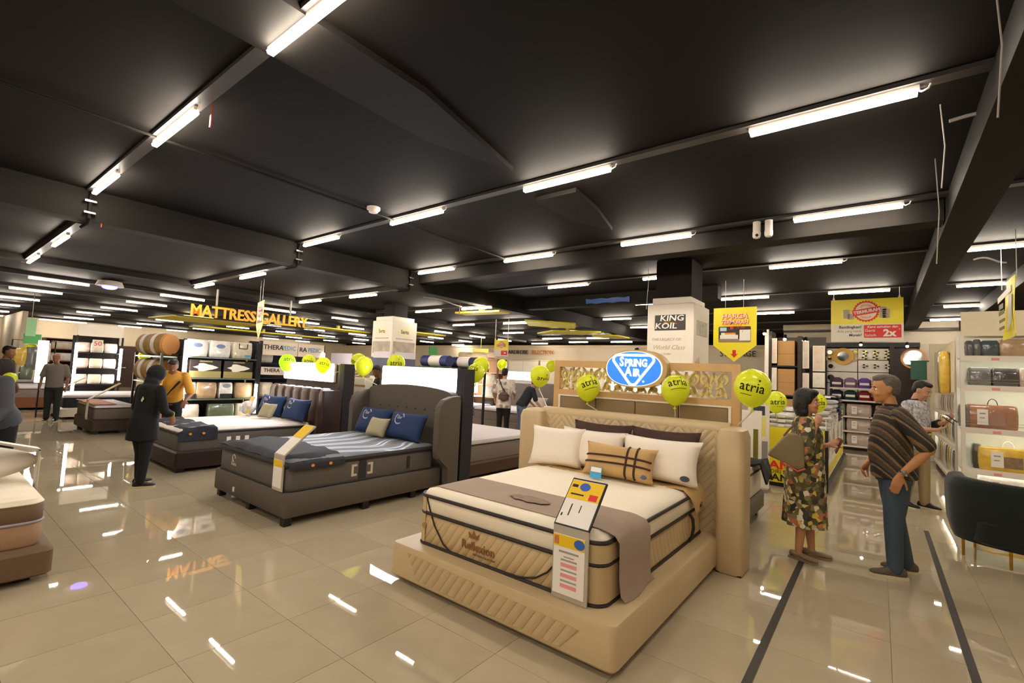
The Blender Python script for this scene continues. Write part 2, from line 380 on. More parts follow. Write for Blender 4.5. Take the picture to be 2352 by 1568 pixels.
# yellow ceiling panels
M_ycan = mat('yellow_canopy', '#d8cc22', .5)
for k, (xa, xb, ya, yb, lab) in enumerate(((-8.1, -6.8, 8.1, 8.6, 'thin yellow ceiling panel left of the long beam, nearest one'), (-7.95, -6.4, 9.9, 12.0, 'large yellow kite-shaped ceiling panel beyond the nearest one'), (-9.2, -6.8, 12.5, 13.9, 'yellow ceiling panel behind the large kite-shaped one'), (-7.7, -6.8, 14.3, 15.3, 'farthest yellow ceiling panel left of the long beam'), (-20.55, -18.38, 5.25, 8.4, 'long yellow ceiling panel above the far mattress hall'), (-17.4, -16.5, 9.3, 11.7, 'yellow ceiling panel beside the white poster column'), (-15, -13.95, 10.88, 13.5, 'yellow ceiling panel to the right of the white poster column'), (-23.6, -22.95, 7.5, 13.5, 'narrow yellow ceiling panel over the farthest beds'))):
    cx, cy = (xa+xb)/2, (ya+yb)/2
    tag(obj('ceiling_panel', G().prism([(xa, cy), (cx-.15, ya), (xb, cy), (cx+.15, yb)] if k in (1, 2) else [(xa, ya), (xb, ya+.1), (xb, yb), (xa, yb-.1)], 2.99, 3.03).prism([(cx-.05, cy-.05), (cx+.05, cy-.05), (cx+.05, cy+.05), (cx-.05, cy+.05)], 3.03, LO), M_ycan), lab, 'ceiling panel')
# pipes, drops, detectors
tag(obj('ceiling_pipe', G().tube([(-4.69, Y0+.2, 3.42), (-4.69, 5.93, 3.42)], .014, 8), M_beam), 'thin dark pipe along the ceiling leading to the smoke detector', 'pipe')
for k, y in enumerate((1.15, 3.56, 5.74)):
    t = thing('conduit_drop', 'dark conduit dropping down the beam side at the end of the %s light row' % ordn[k], 'conduit', (XB+.14, y, 0))
    obj('pipe', G().tube([(.05, 0, HZ), (0, 0, HZ-.05), (0, 0, 3.12), (-.05, 0, 3.075), (-.35, 0, 3.075)], .017, 8), M_beam, t)
    obj('clamp', G().box(-.03, .03, -.05, .05, 3.3, 3.32), M_steel, t); obj('clamp', G().box(-.03, .03, -.05, .05, 3.17, 3.19), M_steel, t)
t = thing('smoke_detector', 'round white smoke detector on the black ceiling above the grey bed', 'smoke detector', (-4.61, 3.2, HI))
obj('base', G().lathe([(.075, -.03), (.075, 0)]), M_paper, t); obj('sensor', G().lathe([(.02, -.065), (.05, -.06), (.06, -.03)]), M_white, t)
for k, (x, s_) in enumerate(((-1.07, 'left'), (-.95, 'right'))):
    t = thing('dome_camera', '%s one of two white dome security cameras under the black ceiling' % s_, 'camera', (x, 5.73, 3.33), 0)
    obj('mount', G().lathe([(.04, -.03), (.04, .088)], 14), M_paper, t); obj('dome', G().lathe([(.014, -.1), (.034, -.092), (.043, -.07), (.043, -.03)], 16), M_paper, t)
    if k == 0: obj('lens', G().ball((.008, -.034, -.07), .017, 10, 7), M_ink, t)
for k, (x, y, z) in enumerate(((-3.75, 1.21, 3.33), (-7.0, 1.27, 3.13), (-7.6, 7.75, 2.96))):
    tag(obj('red_tag', G().tube([(x, y, (HI-.01, 3.13, LO-.01)[k]), (x, y, z+.02)], .004, 5).box(x-.012, x+.012, y-.004, y+.004, z-.07, z+.02), mat('red_plastic', '#d8402c', .4)), ('small red tag hanging under the second near light at left', 'small red tag at the beam by the conduit, upper left', 'small red tag hanging beside the white poster column')[k], 'tag')
t = thing('uv_lamp', 'small white insect lamp with violet glow on the low ceiling at left', 'lamp', (-12.75, 2.55, LO))
obj('shade', G().lathe([(.24, -.13), (.2, -.03), (.06, 0)], 16), M_white, t); obj('bulb', G().ball((0, 0, -.15), (.13, .13, .05), 10, 7), mat('violet_glow', '#8a7cff', emit=1, var=0), t)
for k, (x, y, ln, rz) in enumerate(((-7.65, 6.7, 1.2, 1.6), (.38, 4.13, .7, .2), (1.0, 8.55, .4, .6))):
    tag(obj('loose_cable', G().tube([(x+ln*math.cos(rz)*u, y+ln*math.sin(rz)*u, (3.14, 3.41, 3.38)[k]+.03*math.sin(u*5)) for u in [i/8 for i in range(9)]], .012, 6), mat('cable_grey', '#8f8a86', .5)), ('pale straight rail under the low ceiling right of the poster column', 'loose pale wire under the ceiling at upper right', 'short pale cable end near the right hanging banner')[k], 'cable')
for k, (x, y, z0, z1) in enumerate(((.41, 2.8, 2.8, HI), (.32, 3.94, 2.9, HI), (.35, 4.73, 2.58, 3.4), (-2.6, 6.4, 2.6, HI))):
    tag(obj('hanging_wire', G().tube([(x, y, z1), (x+.02, y+.01, (z0+z1)/2), (x, y, z0)], .004, 5), mat('cable_grey', '#8f8a86', .5)), ('thin wire hanging from the ceiling, upper right corner', 'thin wire hanging below the top right light row', 'bent wire with a sensor end hanging at right', 'short wire hanging near the white logo column')[k], 'wire')
# ================================================================== BEDS
def leather(name, hexc, mode):
    """quilted upholstery: stitched channels as relief"""
    m = mat(name, hexc, .45, var=.03); nt = m.node_tree; b = nt.nodes['Principled BSDF']
    tc = nn(nt, 'ShaderNodeTexCoord'); sp = nn(nt, 'ShaderNodeSeparateXYZ'); nt.links.new(tc.outputs['Object'], sp.inputs[0])
    def math_(op, a, bb):
        n = nn(nt, 'ShaderNodeMath', operation=op)
        for i, v in enumerate((a, bb)):
            if isinstance(v, (int, float)): n.inputs[i].default_value = v
            else: nt.links.new(v, n.inputs[i])
        return n.outputs[0]
    if mode == 'chevron': u = math_('ADD', math_('PINGPONG', math_('ADD', sp.outputs['X'], 10.0), .16), math_('MULTIPLY', sp.outputs['Z'], .85)); per = .034
    elif mode == 'diagonal': u = math_('ADD', sp.outputs['X'], math_('MULTIPLY', sp.outputs['Z'], -.7)); per = .036
    elif mode == 'side': u = math_('ADD', sp.outputs['Y'], math_('MULTIPLY', sp.outputs['Z'], .45)); per = .036
    else: u = sp.outputs['X']; per = .05
    h = math_('POWER', math_('DIVIDE', math_('PINGPONG', u, per), per), .35)
    bp = nn(nt, 'ShaderNodeBump', i_Strength=.8, i_Distance=.012); nt.links.new(h, bp.inputs['Height']); nt.links.new(bp.outputs['Normal'], b.inputs['Normal'])
    return m
M_beige = mat('beige_leather', '#c7b089', .42, var=.03, bump=.05, bscale=120); M_chev = leather('beige_chevron', '#c7b089', 'chevron'); M_diag = leather('beige_diagonal', '#c5ad85', 'diagonal')
M_pipe = mat('dark_piping', '#2a211d', .6); M_mwhite = mat('mattress_white', '#efe4cf', .8, var=.03, bump=.25, bscale=9); M_mbeige = mat('mattress_beige', '#c3ab80', .7, var=.04)
M_mq = leather('mattress_quilt', '#c9b085', 'diagonal'); M_mqs = leather('mattress_quilt_side', '#c9b085', 'side')

BX, BY = -2.05, 3.5
t = thing('bed', 'large beige leather bed with chevron-quilted winged headboard, in front', 'bed', (BX, BY, 0)); W_ = 1.88
base = obj('base', stack(W_, 2.1, .05, [(.03, .02), (.05, 0), (.25, 0), (.275, .012), (.28, .05)], c=(0, -.02)), M_beige, t)
obj('plinth', G().box(-.86, .86, -1.0, .95, 0, .035), M_pipe, base)
obj('quilted_front', G().prism([(-.62, .07), (.6, .07), (.72, .2), (-.74, .24)], 0, .004, XZ(0, -1.0705, 0)), M_diag, base)
obj('headboard', stack(2.0, .2, .05, [(0, 0), (1.16, 0), (1.22, .02), (1.245, .07)], c=(0, 1.12)), M_chev, t)
obj('top_roll', G().tube([(-1.0, 1.1, 1.18), (1.0, 1.1, 1.18)], .075, 14), M_beige, t)
for sx, x0, x1 in ((-1, -1.22, -.92), (1, .92, 1.15)):
    g = G(); g.rings([[Vector(((x0+x1)/2+x, 1.05+y, z)) for x, y in rrect(abs(x1-x0)-2*i, .32-2*i, .055-i*.4, 5)] for z, i in ((.0, .012), (.02, 0), (1.14, 0), (1.2, .02), (1.225, .07))])
    wg = obj('wing', g, M_beige, t); obj('wing_foot', G().box((x0+x1)/2-.1, (x0+x1)/2+.1, .9, 1.2, 0, .012), M_pipe, wg)
# mattress
MW, MD, MX, MY = 1.58, 1.95, BX, 3.535
t = thing('mattress', 'thick white and beige mattress with dark piping on the beige bed', 'mattress', (MX, MY, .281))
obj('core', stack(MW, MD, .09, [(0, .015), (.02, 0), (.22, 0), (.235, .01)]), M_mq, t)
def outline_band(z0, z1, off, keep, n=10):
    pts = rrect(MW+2*off, MD+2*off, .09+off, n); g = G(); row = [p for p in pts if keep(*p)]
    g.rings([[Vector((x, y, z)) for x, y in row] for z in (z0, z1)], closed=False); return g
obj('side_quilt', G().box(MW/2-.002, MW/2+.003, -.8, .87, .03, .21), M_mqs, t)
obj('pillow_top', stack(MW, MD, .09, [(.235, .012), (.25, 0), (.34, 0), (.365, .006), (.395, .03), (.412, .09), (.418, .2)]), M_mwhite, t)
for z, off, r in ((.005, .0, .014), (.235, .0, .013), (.362, .002, .013)): obj('piping', piping(MW+2*off, MD+2*off, .09, z, r), M_pipe, t)
pts = rrect(MW+.012, MD+.012, .096, 8)
for nm, cond in (('corner_panel', lambda x, y: x > .53 and y < -.72), ('corner_panel', lambda x, y: x < -.7 and y < -.82)):
    row = [p for p in pts if cond(*p)]
    if cond(1, -1): row = [(.53, -(MD+.012)/2)]+[p for p in row if True][::1] if row[0][0] < row[-1][0] else row
    row = sorted(row, key=lambda p: math.atan2(p[1]+MD/2-.3, p[0]-(MW/2-.3 if p[0] > 0 else -MW/2+.3)))
    if row[0][0] > 0: row = [(.53, -(MD+.012)/2)]+row+[((MW+.012)/2, -.74)]
    else: row = [(-(MW+.012)/2, -.78)]+row+[(-.72, -(MD+.012)/2)]
    g = G(); g.rings([[Vector((x, y, z)) for x, y in row] for z in (.02, .225, .25, .35)], closed=False)
    obj(nm, g, M_mbeige, t)
yF = -MD/2-.006
obj('seam_line', G().tube([(-.7, yF, .36), (-.66, yF, .27), (-.6, yF, .16), (-.5, yF, .05), (-.42, yF, .012)], .006, 6), M_pipe, t)
obj('seam_line', G().tube([(.1, yF, .012), (.22, yF, .02), (.33, yF, .05), (.42, yF, .11), (.5, yF, .21)], .006, 6), M_pipe, t)
Mb = mat('brown_thread', '#8a5c33', .5)
text('Reflexion', .085, Mb, XZ(-.16, yF, .105), t, shear=.0, sx=.95, bold=.001); obj('crown_emblem', G().prism([(-.04, 0), (.04, 0), (.05, .04), (.02, .02), (0, .055), (-.02, .02), (-.05, .04)], 0, .003, XZ(-.2, yF, .16)), Mb, t)
text('MATTRESS COLLECTION', .018, Mb, XZ(-.1, yF, .055), t)
obj('emblem', G().prism([(.022*math.cos(a*PI/6), .022*math.sin(a*PI/6)) for a in range(12)], 0, .003, XZ(-.71, yF-.002, .14)), mat('tan_emblem', '#a98a5a', .5), t)
g = G().tube([(MW/2+.01, .58, .23), (MW/2+.035, .585, .19), (MW/2+.04, .59, .12), (MW/2+.03, .585, .05), (MW/2+.008, .58, .01)], .013, 8)
obj('side_handle', g, M_pipe, t)
# runner and folded sheet
def cloth(name, rows, th, m, label, cat): return tag(obj(name, G().strip(rows, th), m, sharp=60), label, cat)
M_runner = mat('taupe_runner', '#a18b7b', .85, var=.1, vscale=5, bump=.15, bscale=200)
def runner_row(v):
    y = 2.66+.47*v; r = []
    for u in range(17):
        x = -2.84+1.5*u/16
        z = .701+.001*math.sin(u*.9+v*3) if x > -2.74 else .701-.03*((-2.74-x)/.1)**2
        r.append(Vector((x, y+.0*u, z)))
    yy = y
    for k, (dx, z) in enumerate(((.04, .696), (.09, .678), (.118, .635), (.124, .52), (.13, .42), (.14, .315), (.155, .29 if v > .5 else .285))):
        r.append(Vector((-1.34+dx+.012*math.sin(v*6+k), yy+(.02*k*(.3+v*.2)) if v > .5 else yy+.012*k, z)))
    return r
cloth('bed_runner', [runner_row(v/6) for v in range(7)], .005, M_runner, 'taupe fabric runner laid across the foot of the white mattress, hanging over its side', 'bed runner')
tag(obj('runner_logo', G().prism([(.17*math.cos(a*PI/9), .07*math.sin(a*PI/9)+.012*math.sin(a*3)) for a in range(18)], 0, .002, Matrix.Translation((-2.0, 2.86, .709))), mat('runner_motif', '#8b7461', .8, var=.5, vscale=20), ), 'faded brown leaf motif printed on the taupe runner', 'motif')
bpy.data.objects['runner_logo'].parent = bpy.data.objects['bed_runner']
for k_ in ('label', 'category'): del bpy.data.objects['runner_logo'][k_]
M_sheet = mat('tan_sheet', '#c3a26b', .75, var=.04, bump=.1, bscale=15)
rows = []
for v in range(8):
    y = 4.06+.42*v/7; r = []
    for u in range(21):
        x = -2.86+1.57*u/20; r.append(Vector((x, y-.05*math.sin(u*.3)*(1-v/7), .703+.006*math.sin(u*1.7)*(1-v/7))))
    for k, (dx, z) in enumerate(((.03, .685), (.055, .65), (.075, .59), (.085, .52))): r.append(Vector((-1.29+dx, y+.03*k*(1-v/7)-.03*(v/7)*k, z+(.07 if 2 < v < 6 else 0)*k/3)))
    rows.append(r)
cloth('folded_sheet', rows, .006, M_sheet, 'tan sheet folded under the pillows at the head of the beige bed', 'bed sheet')
M_pw = mat('pillow_white', '#f0e6d8', .8, var=.02, bump=.1, bscale=7); M_pd = mat('pillow_brown', '#3f2720', .75, var=.08, bump=.1, bscale=150, kind='weave'); M_pt = mat('pillow_tan', '#c5a06a', .7, var=.05)
def pillow(label, w, h, th, loc, m, tilt=-.28, rz=0, group=None, n=14):
    t = thing('pillow', label, 'pillow', loc, 0, group); t.rotation_euler = (tilt, 0, rz)
    return t, obj('cover', pillow_mesh(w, h, th, n), m, t, sharp=80)
pillow('dark brown pillow at the back left against the beige headboard', .66, .46, .14, (-2.22, 4.33, .705), M_pd, -.2)
pillow('dark brown pillow at the back right against the beige headboard', .66, .46, .14, (-1.58, 4.33, .705), M_pd, -.2)
pillow('large white pillow in front of the left dark brown pillow', .72, .4, .2, (-2.26, 4.2, .705), M_pw, -.3)
t_, p_ = pillow('white pillow with a small round tag, in front of the right dark brown pillow', .74, .4, .2, (-1.57, 4.18, .705), M_pw, -.3)
obj('round_tag', G().prism([(.04*math.cos(a*PI/8), .024*math.sin(a*PI/8)) for a in range(16)], 0, .006, XZ(.27, -.075, .06)), mat('tag_navy', '#31384a', .5), t_)
pillow('white square pillow at the far left of the beige bed', .56, .4, .18, (-2.56, 4.06, .705), M_pw, -.3, .25)
t_, p_ = pillow('tan cushion with dark brown crossing stripes, in the middle of the beige bed', .7, .31, .17, (-1.86, 3.98, .71), M_pt, -.35)
cush = lambda u, v: ((1-abs(u)**4)*(1-abs(v)**4))
def cpt(u, v):
    return (u*.35*(1-.1*(1-v*v)*abs(u)**3), -.085*max(0, cush(u, v))**.55-.003, v*.155*(1-.1*(1-u*u)*abs(v)**3)+.155)
for v0 in (.18, -.22): obj('stripe', G().tube([cpt(-.97+1.94*i/24, v0-.03*math.cos(i*.2)) for i in range(25)], .009, 5), M_pd, t_)
for u0 in (.3, .54): obj('stripe', G().tube([cpt(u0, -.95+1.9*i/14) for i in range(15)], .0105, 5), M_pd, t_)
obj('round_tag', G().prism([(.026*math.cos(a*PI/8), .018*math.sin(a*PI/8)) for a in range(16)], 0, .012, XZ(.27, -.05, .05)), mat('tag_blue', '#4a5a7a', .5), t_)
t = thing('price_card', 'small blue and white card leaning on the striped tan cushion', 'card', (-2.0, 3.86, .712)); t.rotation_euler = (-.25, 0, 0)
obj('card', G().box(-.055, .055, -.003, .003, 0, .1), mat('sky_blue', '#49a9e0', .5), t); obj('card_top', G().box(-.05, .05, -.005, -.003, .055, .095), M_paper, t)

# price stands
M_frame = mat('stand_grey', '#b5ad9d', .35); M_gold_y = mat('price_yellow', '#f0c81e', .45, var=.02); M_pink = mat('pink_ink', '#e79a98', .5); M_gink = mat('grey_ink', '#a59c97', .5)
def oval(w, h, M, m, parent, name='oval_logo', th=.002): return obj(name, G().prism([(w*math.cos(a*PI/10), h*math.sin(a*PI/10)) for a in range(20)], 0, th, M), m, parent)
def price_stand(label, loc, rz=0, up=.30, low=.40, w=.23, tilt=.8, full=True, group=None):
    """front plate standing in XZ plus an upper plate leaning back over the mattress"""
    t = thing('price_stand', label, 'price stand', loc, rz, group)
    obj('lower_plate', G().box(-w/2, w/2, 0, .012, 0, low), M_frame, t)
    obj('lower_sheet', G().box(-w/2+.008, w/2-.02, -.003, 0, .03, low-.015), M_paper, t)
    obj('lower_header', G().box(-w/2+.008, w/2-.02, -.005, -.003, low-.085, low-.018), M_gold_y, t)
    U = frame((0, .0, low+.035), (1, 0, 0), (0, math.cos(tilt), math.sin(tilt)))
    obj('bracket', G().box(-w/2, w/2, 0, .012, low, low+.035), M_frame, t)
    obj('upper_plate', G().box(-w/2, w/2, 0, up, -.014, 0, U), M_black if full else M_frame, t)
    obj('upper_sheet', G().box(-w/2+.008, w/2-.008, .01, up-.012, 0, .003, U), M_paper, t)
    obj('upper_header', G().box(-w/2+.008, w/2-.008, up*.56, up-.016, .003, .005, U), M_gold_y, t)
    if full:
        oval(.036, .028, U @ Matrix.Translation((-.01, up*.83, .005)), M_bluebrand, t); oval(.036, .028, XZ(w/2-.055, -.005, low-.05), M_bluebrand, t)
        obj('sale_badge', G().box(.04, .095, up*.58, up*.7, .005, .007, U), M_red, t)
        obj('header_print', G().box(-.1, -.06, up*.8, up*.86, .005, .006, U).box(-.09, .0, up*.64, up*.67, .005, .006, U), M_ink, t)
        obj('upper_print', G().box(-.055, -.047, .07, .15, .003, .004, U).box(.01, .016, .1, .15, .003, .004, U).box(-.1, -.09, .06, .08, .003, .004, U), M_ink, t)
        obj('lower_print', G().box(-.075, .06, -.004, -.003, low-.12, low-.108).box(-.04, .03, -.004, -.003, low-.145, low-.138).box(-.06, .05, -.004, -.003, low-.165, low-.155).box(-.06, .05, -.004, -.003, low-.225, low-.215).box(-.06, .05, -.004, -.003, low-.285, low-.275), M_gink, t)
        obj('price_print', G().box(-.06, .05, -.004, -.003, low-.2, low-.178).box(-.06, .05, -.004, -.003, low-.26, low-.238).box(-.06, .05, -.004, -.003, low-.32, low-.298), M_pink, t)
        obj('portrait', G().box(-w/2+.012, -w/2+.045, -.006, -.005, low-.075, low-.025), mat('portrait_print', '#c27a4c', .5, var=.5, vscale=30), t)
    return t
price_stand('yellow and white price stand with blue oval logo, at the foot of the beige bed', (-1.455, 2.52, .283), .0, .33, .39, .24, .83)

# ---- carved screen with oval sign behind the beige bed
t = thing('carved_screen', 'light wood screen with carved scrollwork above taupe padded panels, behind the beige bed', 'screen', (-2.055, 4.86, 0)); hw = 1.03
M_scroll = mat('scroll_wood', '#d3bd74', .45, var=.08)
fr = G().box(-hw, -hw+.075, -.04, .04, 0, 1.79).box(hw-.075, hw, -.04, .04, 0, 1.79).box(-hw+.075, hw-.075, -.04, .04, 1.715, 1.79).box(-hw+.075, hw-.075, -.04, .04, 1.39, 1.45)
obj('frame', fr, M_lightwood, t)
obj('panel_trim', G().box(-hw+.075, hw-.075, -.05, -.01, 1.375, 1.39).box(hw-.1, hw-.075, -.05, -.01, .3, 1.375).box(-hw+.075, -hw+.1, -.05, -.01, .3, 1.375), M_white, t)
for k in range(4):
    w4 = (2*hw-.2)/4; xa = -hw+.1+w4*k
    obj('padded_panel', G().box(xa+.004, xa+w4-.004, -.045, -.005, .3, 1.372).bevel(.012, 2), mat('taupe_fabric', '#8a7352', .8, bump=.1, bscale=200), t)
# one scroll motif, mirrored and repeated
def ribbon(g, pts, w0, w1, th=.014):
    n = len(pts); L = []; Rr = []
    for i, (x, z) in enumerate(pts):
        a = pts[max(0, i-1)]; b = pts[min(n-1, i+1)]; dx, dz = b[0]-a[0], b[1]-a[1]; l = math.hypot(dx, dz) or 1
        w = w0+(w1-w0)*math.sin(PI*i/(n-1)); L.append((x-dz/l*w, z+dx/l*w)); Rr.append((x+dz/l*w, z-dx/l*w))
    for y0 in (0,):
        rings = [[Vector((l[0], -th, l[1])), Vector((r[0], -th, r[1])), Vector((r[0], th, r[1])), Vector((l[0], th, l[1]))] for l, r in zip(L, Rr)]
        g.rings(rings)
def scroll_mesh(s):
    g = G()
    ribbon(g, [(s*(.01+.10*(i/14)+.03*math.sin(i*.45)), -.125+.25*(i/14)) for i in range(15)], .008, .017)
    ribbon(g, [(s*(.075+(.052-.003*i)*math.cos(.55*i-1.2)), .055+(.055-.003*i)*math.sin(.55*i-1.2)) for i in range(13)], .008, .014)
    ribbon(g, [(s*(.055+(.05-.003*i)*math.cos(2.4-.6*i)), -.07+(.05-.003*i)*math.sin(2.4-.6*i)) for i in range(12)], .007, .013)
    ribbon(g, [(s*(.02+.02*math.sin(i*.6)), -.02+.14*i/9) for i in range(10)], .006, .018)
    ribbon(g, [(s*(.1+.02*math.cos(i*.5)), -.125+.1*i/8) for i in range(9)], .006, .016)
    return g.mesh('scroll')
SM = {s: scroll_mesh(s) for s in (1, -1)}
for me in SM.values(): me.materials.append(M_scroll)
for k in range(14):
    o = bpy.data.objects.new('scroll', SM[1 if k % 2 else -1]); COL.objects.link(o); o.parent = t
    o.location = (-hw+.075+.134*(k+(0 if k % 2 else 1)), 0, 1.583)
t2 = thing('oval_sign', 'lit blue oval brand sign mounted on the carved screen', 'sign', (-2.04, 4.78, 1.715))
obj('case', G().prism([(.335*math.copysign(abs(math.cos(a*PI/24))**.85, math.cos(a*PI/24)), .2*math.copysign(abs(math.sin(a*PI/24))**.85, math.sin(a*PI/24))) for a in range(48)], -.06, .06, XZ(.02, 0, 0)), mat('sign_case', '#b99a66', .4), t2)
M_face = mat('sign_blue', '#2f7af0', emit=.14, var=0); M_wlit = mat('sign_white', '#ffffff', emit=.3, var=0)
def ov(a, b, e=.9): return [(a*math.copysign(abs(math.cos(k*PI/24))**e, math.cos(k*PI/24)), b*math.copysign(abs(math.sin(k*PI/24))**e, math.sin(k*PI/24))) for k in range(48)]
obj('rim', G().prism(ov(.309, .182), .06, .068, XZ(0, 0, 0)), M_wlit, t2); obj('face', G().prism(ov(.300, .178), .068, .072, XZ(0, 0, 0)), M_face, t2)
tri = []
for cx, cz, a0, a1 in ((.172, .095, 90, -40), (0, -.122, -45, -135), (-.172, .095, 220, 90)):
    for k in range(7):
        a = math.radians(a0+(a1-a0)*k/6); tri.append((cx+.052*math.cos(a), -.073, cz+.047*math.sin(a)))
obj('triangle_line', G().tube(tri, .0145, 6, closed=True), M_wlit, t2)
text('S', .135, M_wlit, XZ(-.128, -.073, .068), t2, bold=.004, sx=.8); text('PRING', .108, M_wlit, XZ(.03, -.073, .058), t2, bold=.004, sx=.8); text('A', .135, M_wlit, XZ(-.052, -.073, -.035), t2, bold=.004, sx=.8); text('IR', .108, M_wlit, XZ(.038, -.073, -.044), t2, bold=.004, sx=.85)
obj('dot', G().prism([(.012*math.cos(a*PI/5), .012*math.sin(a*PI/5)) for a in range(10)], 0, .004, XZ(.115, -.072, -.13)), mat('sign_pale', '#9cc4ff', emit=.25, var=0), t2)
t3 = thing('backlit_panel', 'white backlit panel glimpsed through the carved screen beside the oval sign', 'light box', (-2.12, 4.94, 1.53))
obj('case', G().box(-.36, .34, .0, .03, -.07, .07), M_white, t3); obj('diffuser', G().box(-.35, .33, -.01, 0, -.06, .06), M_wlit, t3)

# ---- grey bed (second)
M_gf = mat('grey_fabric', '#5c544c', .85, var=.05, bump=.12, bscale=220, kind='weave'); M_gm = mat('grey_mattress', '#605a56', .8, var=.04); M_dk = mat('charcoal_trim', '#2f2d2f', .7)
M_leg = mat('black_leg', '#161413', .4)
t = thing('bed', 'grey fabric bed with curved wing headboard, second from the right', 'bed', (-5.46, 3.46, 0))
obj('base', stack(1.72, 2.1, .04, [(.085, .01), (.1, 0), (.3, 0), (.32, .012), (.325, .05)]), M_gf, t)
for x, y in ((-.78, -.98), (.8, -1.0), (.81, -.1), (0, -.98), (-.78, .8), (.8, .6)): obj('leg', G().box(x-.04, x+.04, y-.04, y+.04, 0, .09).bevel(.006, 1), M_leg, t)
obj('logo_tag', G().box(-.32, -.28, -1.056, -1.05, .14, .19), M_white, t)
pr_ = [(-.98, 0)]+[(-.98+.06*math.sin(k*PI/8), 1.22+.05*(1-math.cos(k*PI/8))) for k in range(5)]+[(.92*math.sin((k-8)*PI/16)*.98, 1.28+.095*math.cos((k-8)*PI/16)) for k in range(1, 16)]+[(.98-.06*math.sin((4-k)*PI/8), 1.22+.05*(1-math.cos((4-k)*PI/8))) for k in range(5)]+[(.98, 0)]
obj('headboard', G().prism(pr_, -.06, .06, XZ(0, 1.17, 0)), M_gf, t)
for k in range(7): obj('button', G().ball((-.6+.2*k, 1.105, 1.05), .014, 8, 6), M_gf, t)
for s in (-1, 1):
    poly = [(.0, .0), (-.17, .0), (-.17, .34), (-.24, .40), (-.36, .47), (-.38, .56), (-.38, 1.05), (-.35, 1.15), (-.28, 1.22), (-.15, 1.26), (.0, 1.27)]
    obj('wing', G().prism(poly, -.05, .05, frame((s*.95, 1.2, 0), (0, 1, 0), (0, 0, 1))).bevel(.012, 2), M_gf, t)
t = thing('mattress', 'grey mattress with patterned top and dark rolled edge, on the grey bed', 'mattress', (-5.46, 3.42, .326)); mw, md = 1.64, 1.96
obj('core', stack(mw, md, .07, [(0, .01), (.02, 0), (.22, 0), (.235, .012)]), M_gm, t)
m = mat('zebra_top', '#7c7f8a', .7, var=0); nt = m.node_tree; b = nt.nodes['Principled BSDF']; tc = nn(nt, 'ShaderNodeTexCoord')
wv = nn(nt, 'ShaderNodeTexWave', i_Scale=1.1, i_Distortion=9.0, i_Detail=1.0); wv.inputs['Detail Scale'].default_value = .9; nt.links.new(tc.outputs['Object'], wv.inputs['Vector'])
r = nn(nt, 'ShaderNodeValToRGB'); e = r.color_ramp.elements; e[0].color = lin('#6d7078')+(1,); e[1].color = lin('#85878f')+(1,); e[0].position = .0; e[1].position = .74
for p_, c_ in ((.80, '#e8e2e0'), (.9, '#d8d8e2'), (.96, '#8fb8dc'), (1., '#6d7078')):
    q = r.color_ramp.elements.new(p_); q.color = lin(c_)+(1,)
nt.links.new(wv.outputs['Fac'], r.inputs['Fac']); nt.links.new(r.outputs['Color'], b.inputs['Base Color'])
obj('pillow_top', stack(mw, md, .07, [(.235, .012), (.25, 0), (.285, .0), (.305, .02), (.315, .07), (.318, .2)]), m, t)
obj('rolled_edge', piping(mw, md, .07, .262, .03), M_dk, t); obj('piping', piping(mw, md, .07, .008, .01), M_dk, t)
rows = [[Vector((-.83+1.66*u/12, -.99+.62*v/8, .338+.014*math.sin(u*2.1+v)*(1 if 0 < u < 12 else 0)-(.05 if v == 0 else 0)-(.05 if u == 12 else 0)-(.0 if u else .05))) for u in range(13)] for v in range(9)]
rows = [[Vector((p.x, p.y, max(p.z, .29))) for p in r_] for r_ in rows]
rows = [r_+[Vector((.855, r_[-1].y, .26)), Vector((.862, r_[-1].y, .22))] for r_ in rows]
obj('foot_cover', G().strip(rows, .006), mat('foot_cover_print', '#24262f', .8, var=.3), t, sharp=70)
for y in (-.75, -.55): obj('patch', G().prism([(.02*math.cos(a*PI/4), .016*math.sin(a*PI/4)) for a in range(8)], 0, .004, frame((.866, y, .25), (0, 1, 0), (0, 0, 1))), M_orange, t)
M_cr = mat('cream_print', '#cfc4a8', .6)
for s, x in ((1, -.14), (-1, .14)):
    obj('bracket_print', G().prism([(x, .06), (x+s*.07, .06), (x+s*.07, .085), (x+s*.028, .085), (x+s*.028, .165), (x+s*.07, .165), (x+s*.07, .19), (x, .19)], 0, .002, frame((mw/2, -.12, 0), (0, 1, 0), (0, 0, 1))), M_cr, t)
obj('dark_band', G().box(mw/2, mw/2+.003, -.17, -.07, .02, .225), M_dk, t); obj('handle', G().box(mw/2, mw/2+.012, .52, .56, .05, .2), M_dk, t)
text('iSeries', .06, M_cr, XZ(-.42, -md/2-.001, .1), t, sx=.8); obj('emblem', G().tube([(-.42+.035*math.cos(k*PI/8), -md/2-.003, .165+.04*math.sin(k*PI/8)) for k in range(13)], .006, 5), M_cr, t)
t.children[-2].name = 'emblem_print'
M_navy = mat('navy_pillow', '#17305c', .75, var=.08, bump=.08, bscale=120); M_small = mat('olive_cream', '#a89f82', .8)
def logo_pillow(label, w, h, loc, tilt, rz=0):
    t_, p_ = pillow(label, w, h, .17, loc, M_navy, tilt, rz)
    mm = mat('pale_print2', '#b5b2c0', .6); y = -.082
    obj('circle_print', G().tube([(-.1+.085*math.cos(a), y+.01*abs(math.cos(a)), .27+.075*math.sin(a)) for a in [PI*.75+k*PI/12 for k in range(20)]], .011, 5), mm, t_)
    text('iSer', .07, mm, XZ(-.09, y-.004, .285), t_, sx=.9); obj('underline', G().box(-.2, .02, y+.012, y+.016, .155, .17), mm, t_); obj('hem_print', G().box(-.25, .26, y+.03, y+.034, .075, .083), mat('hem_print', '#3d5078', .7), t_)
    return t_
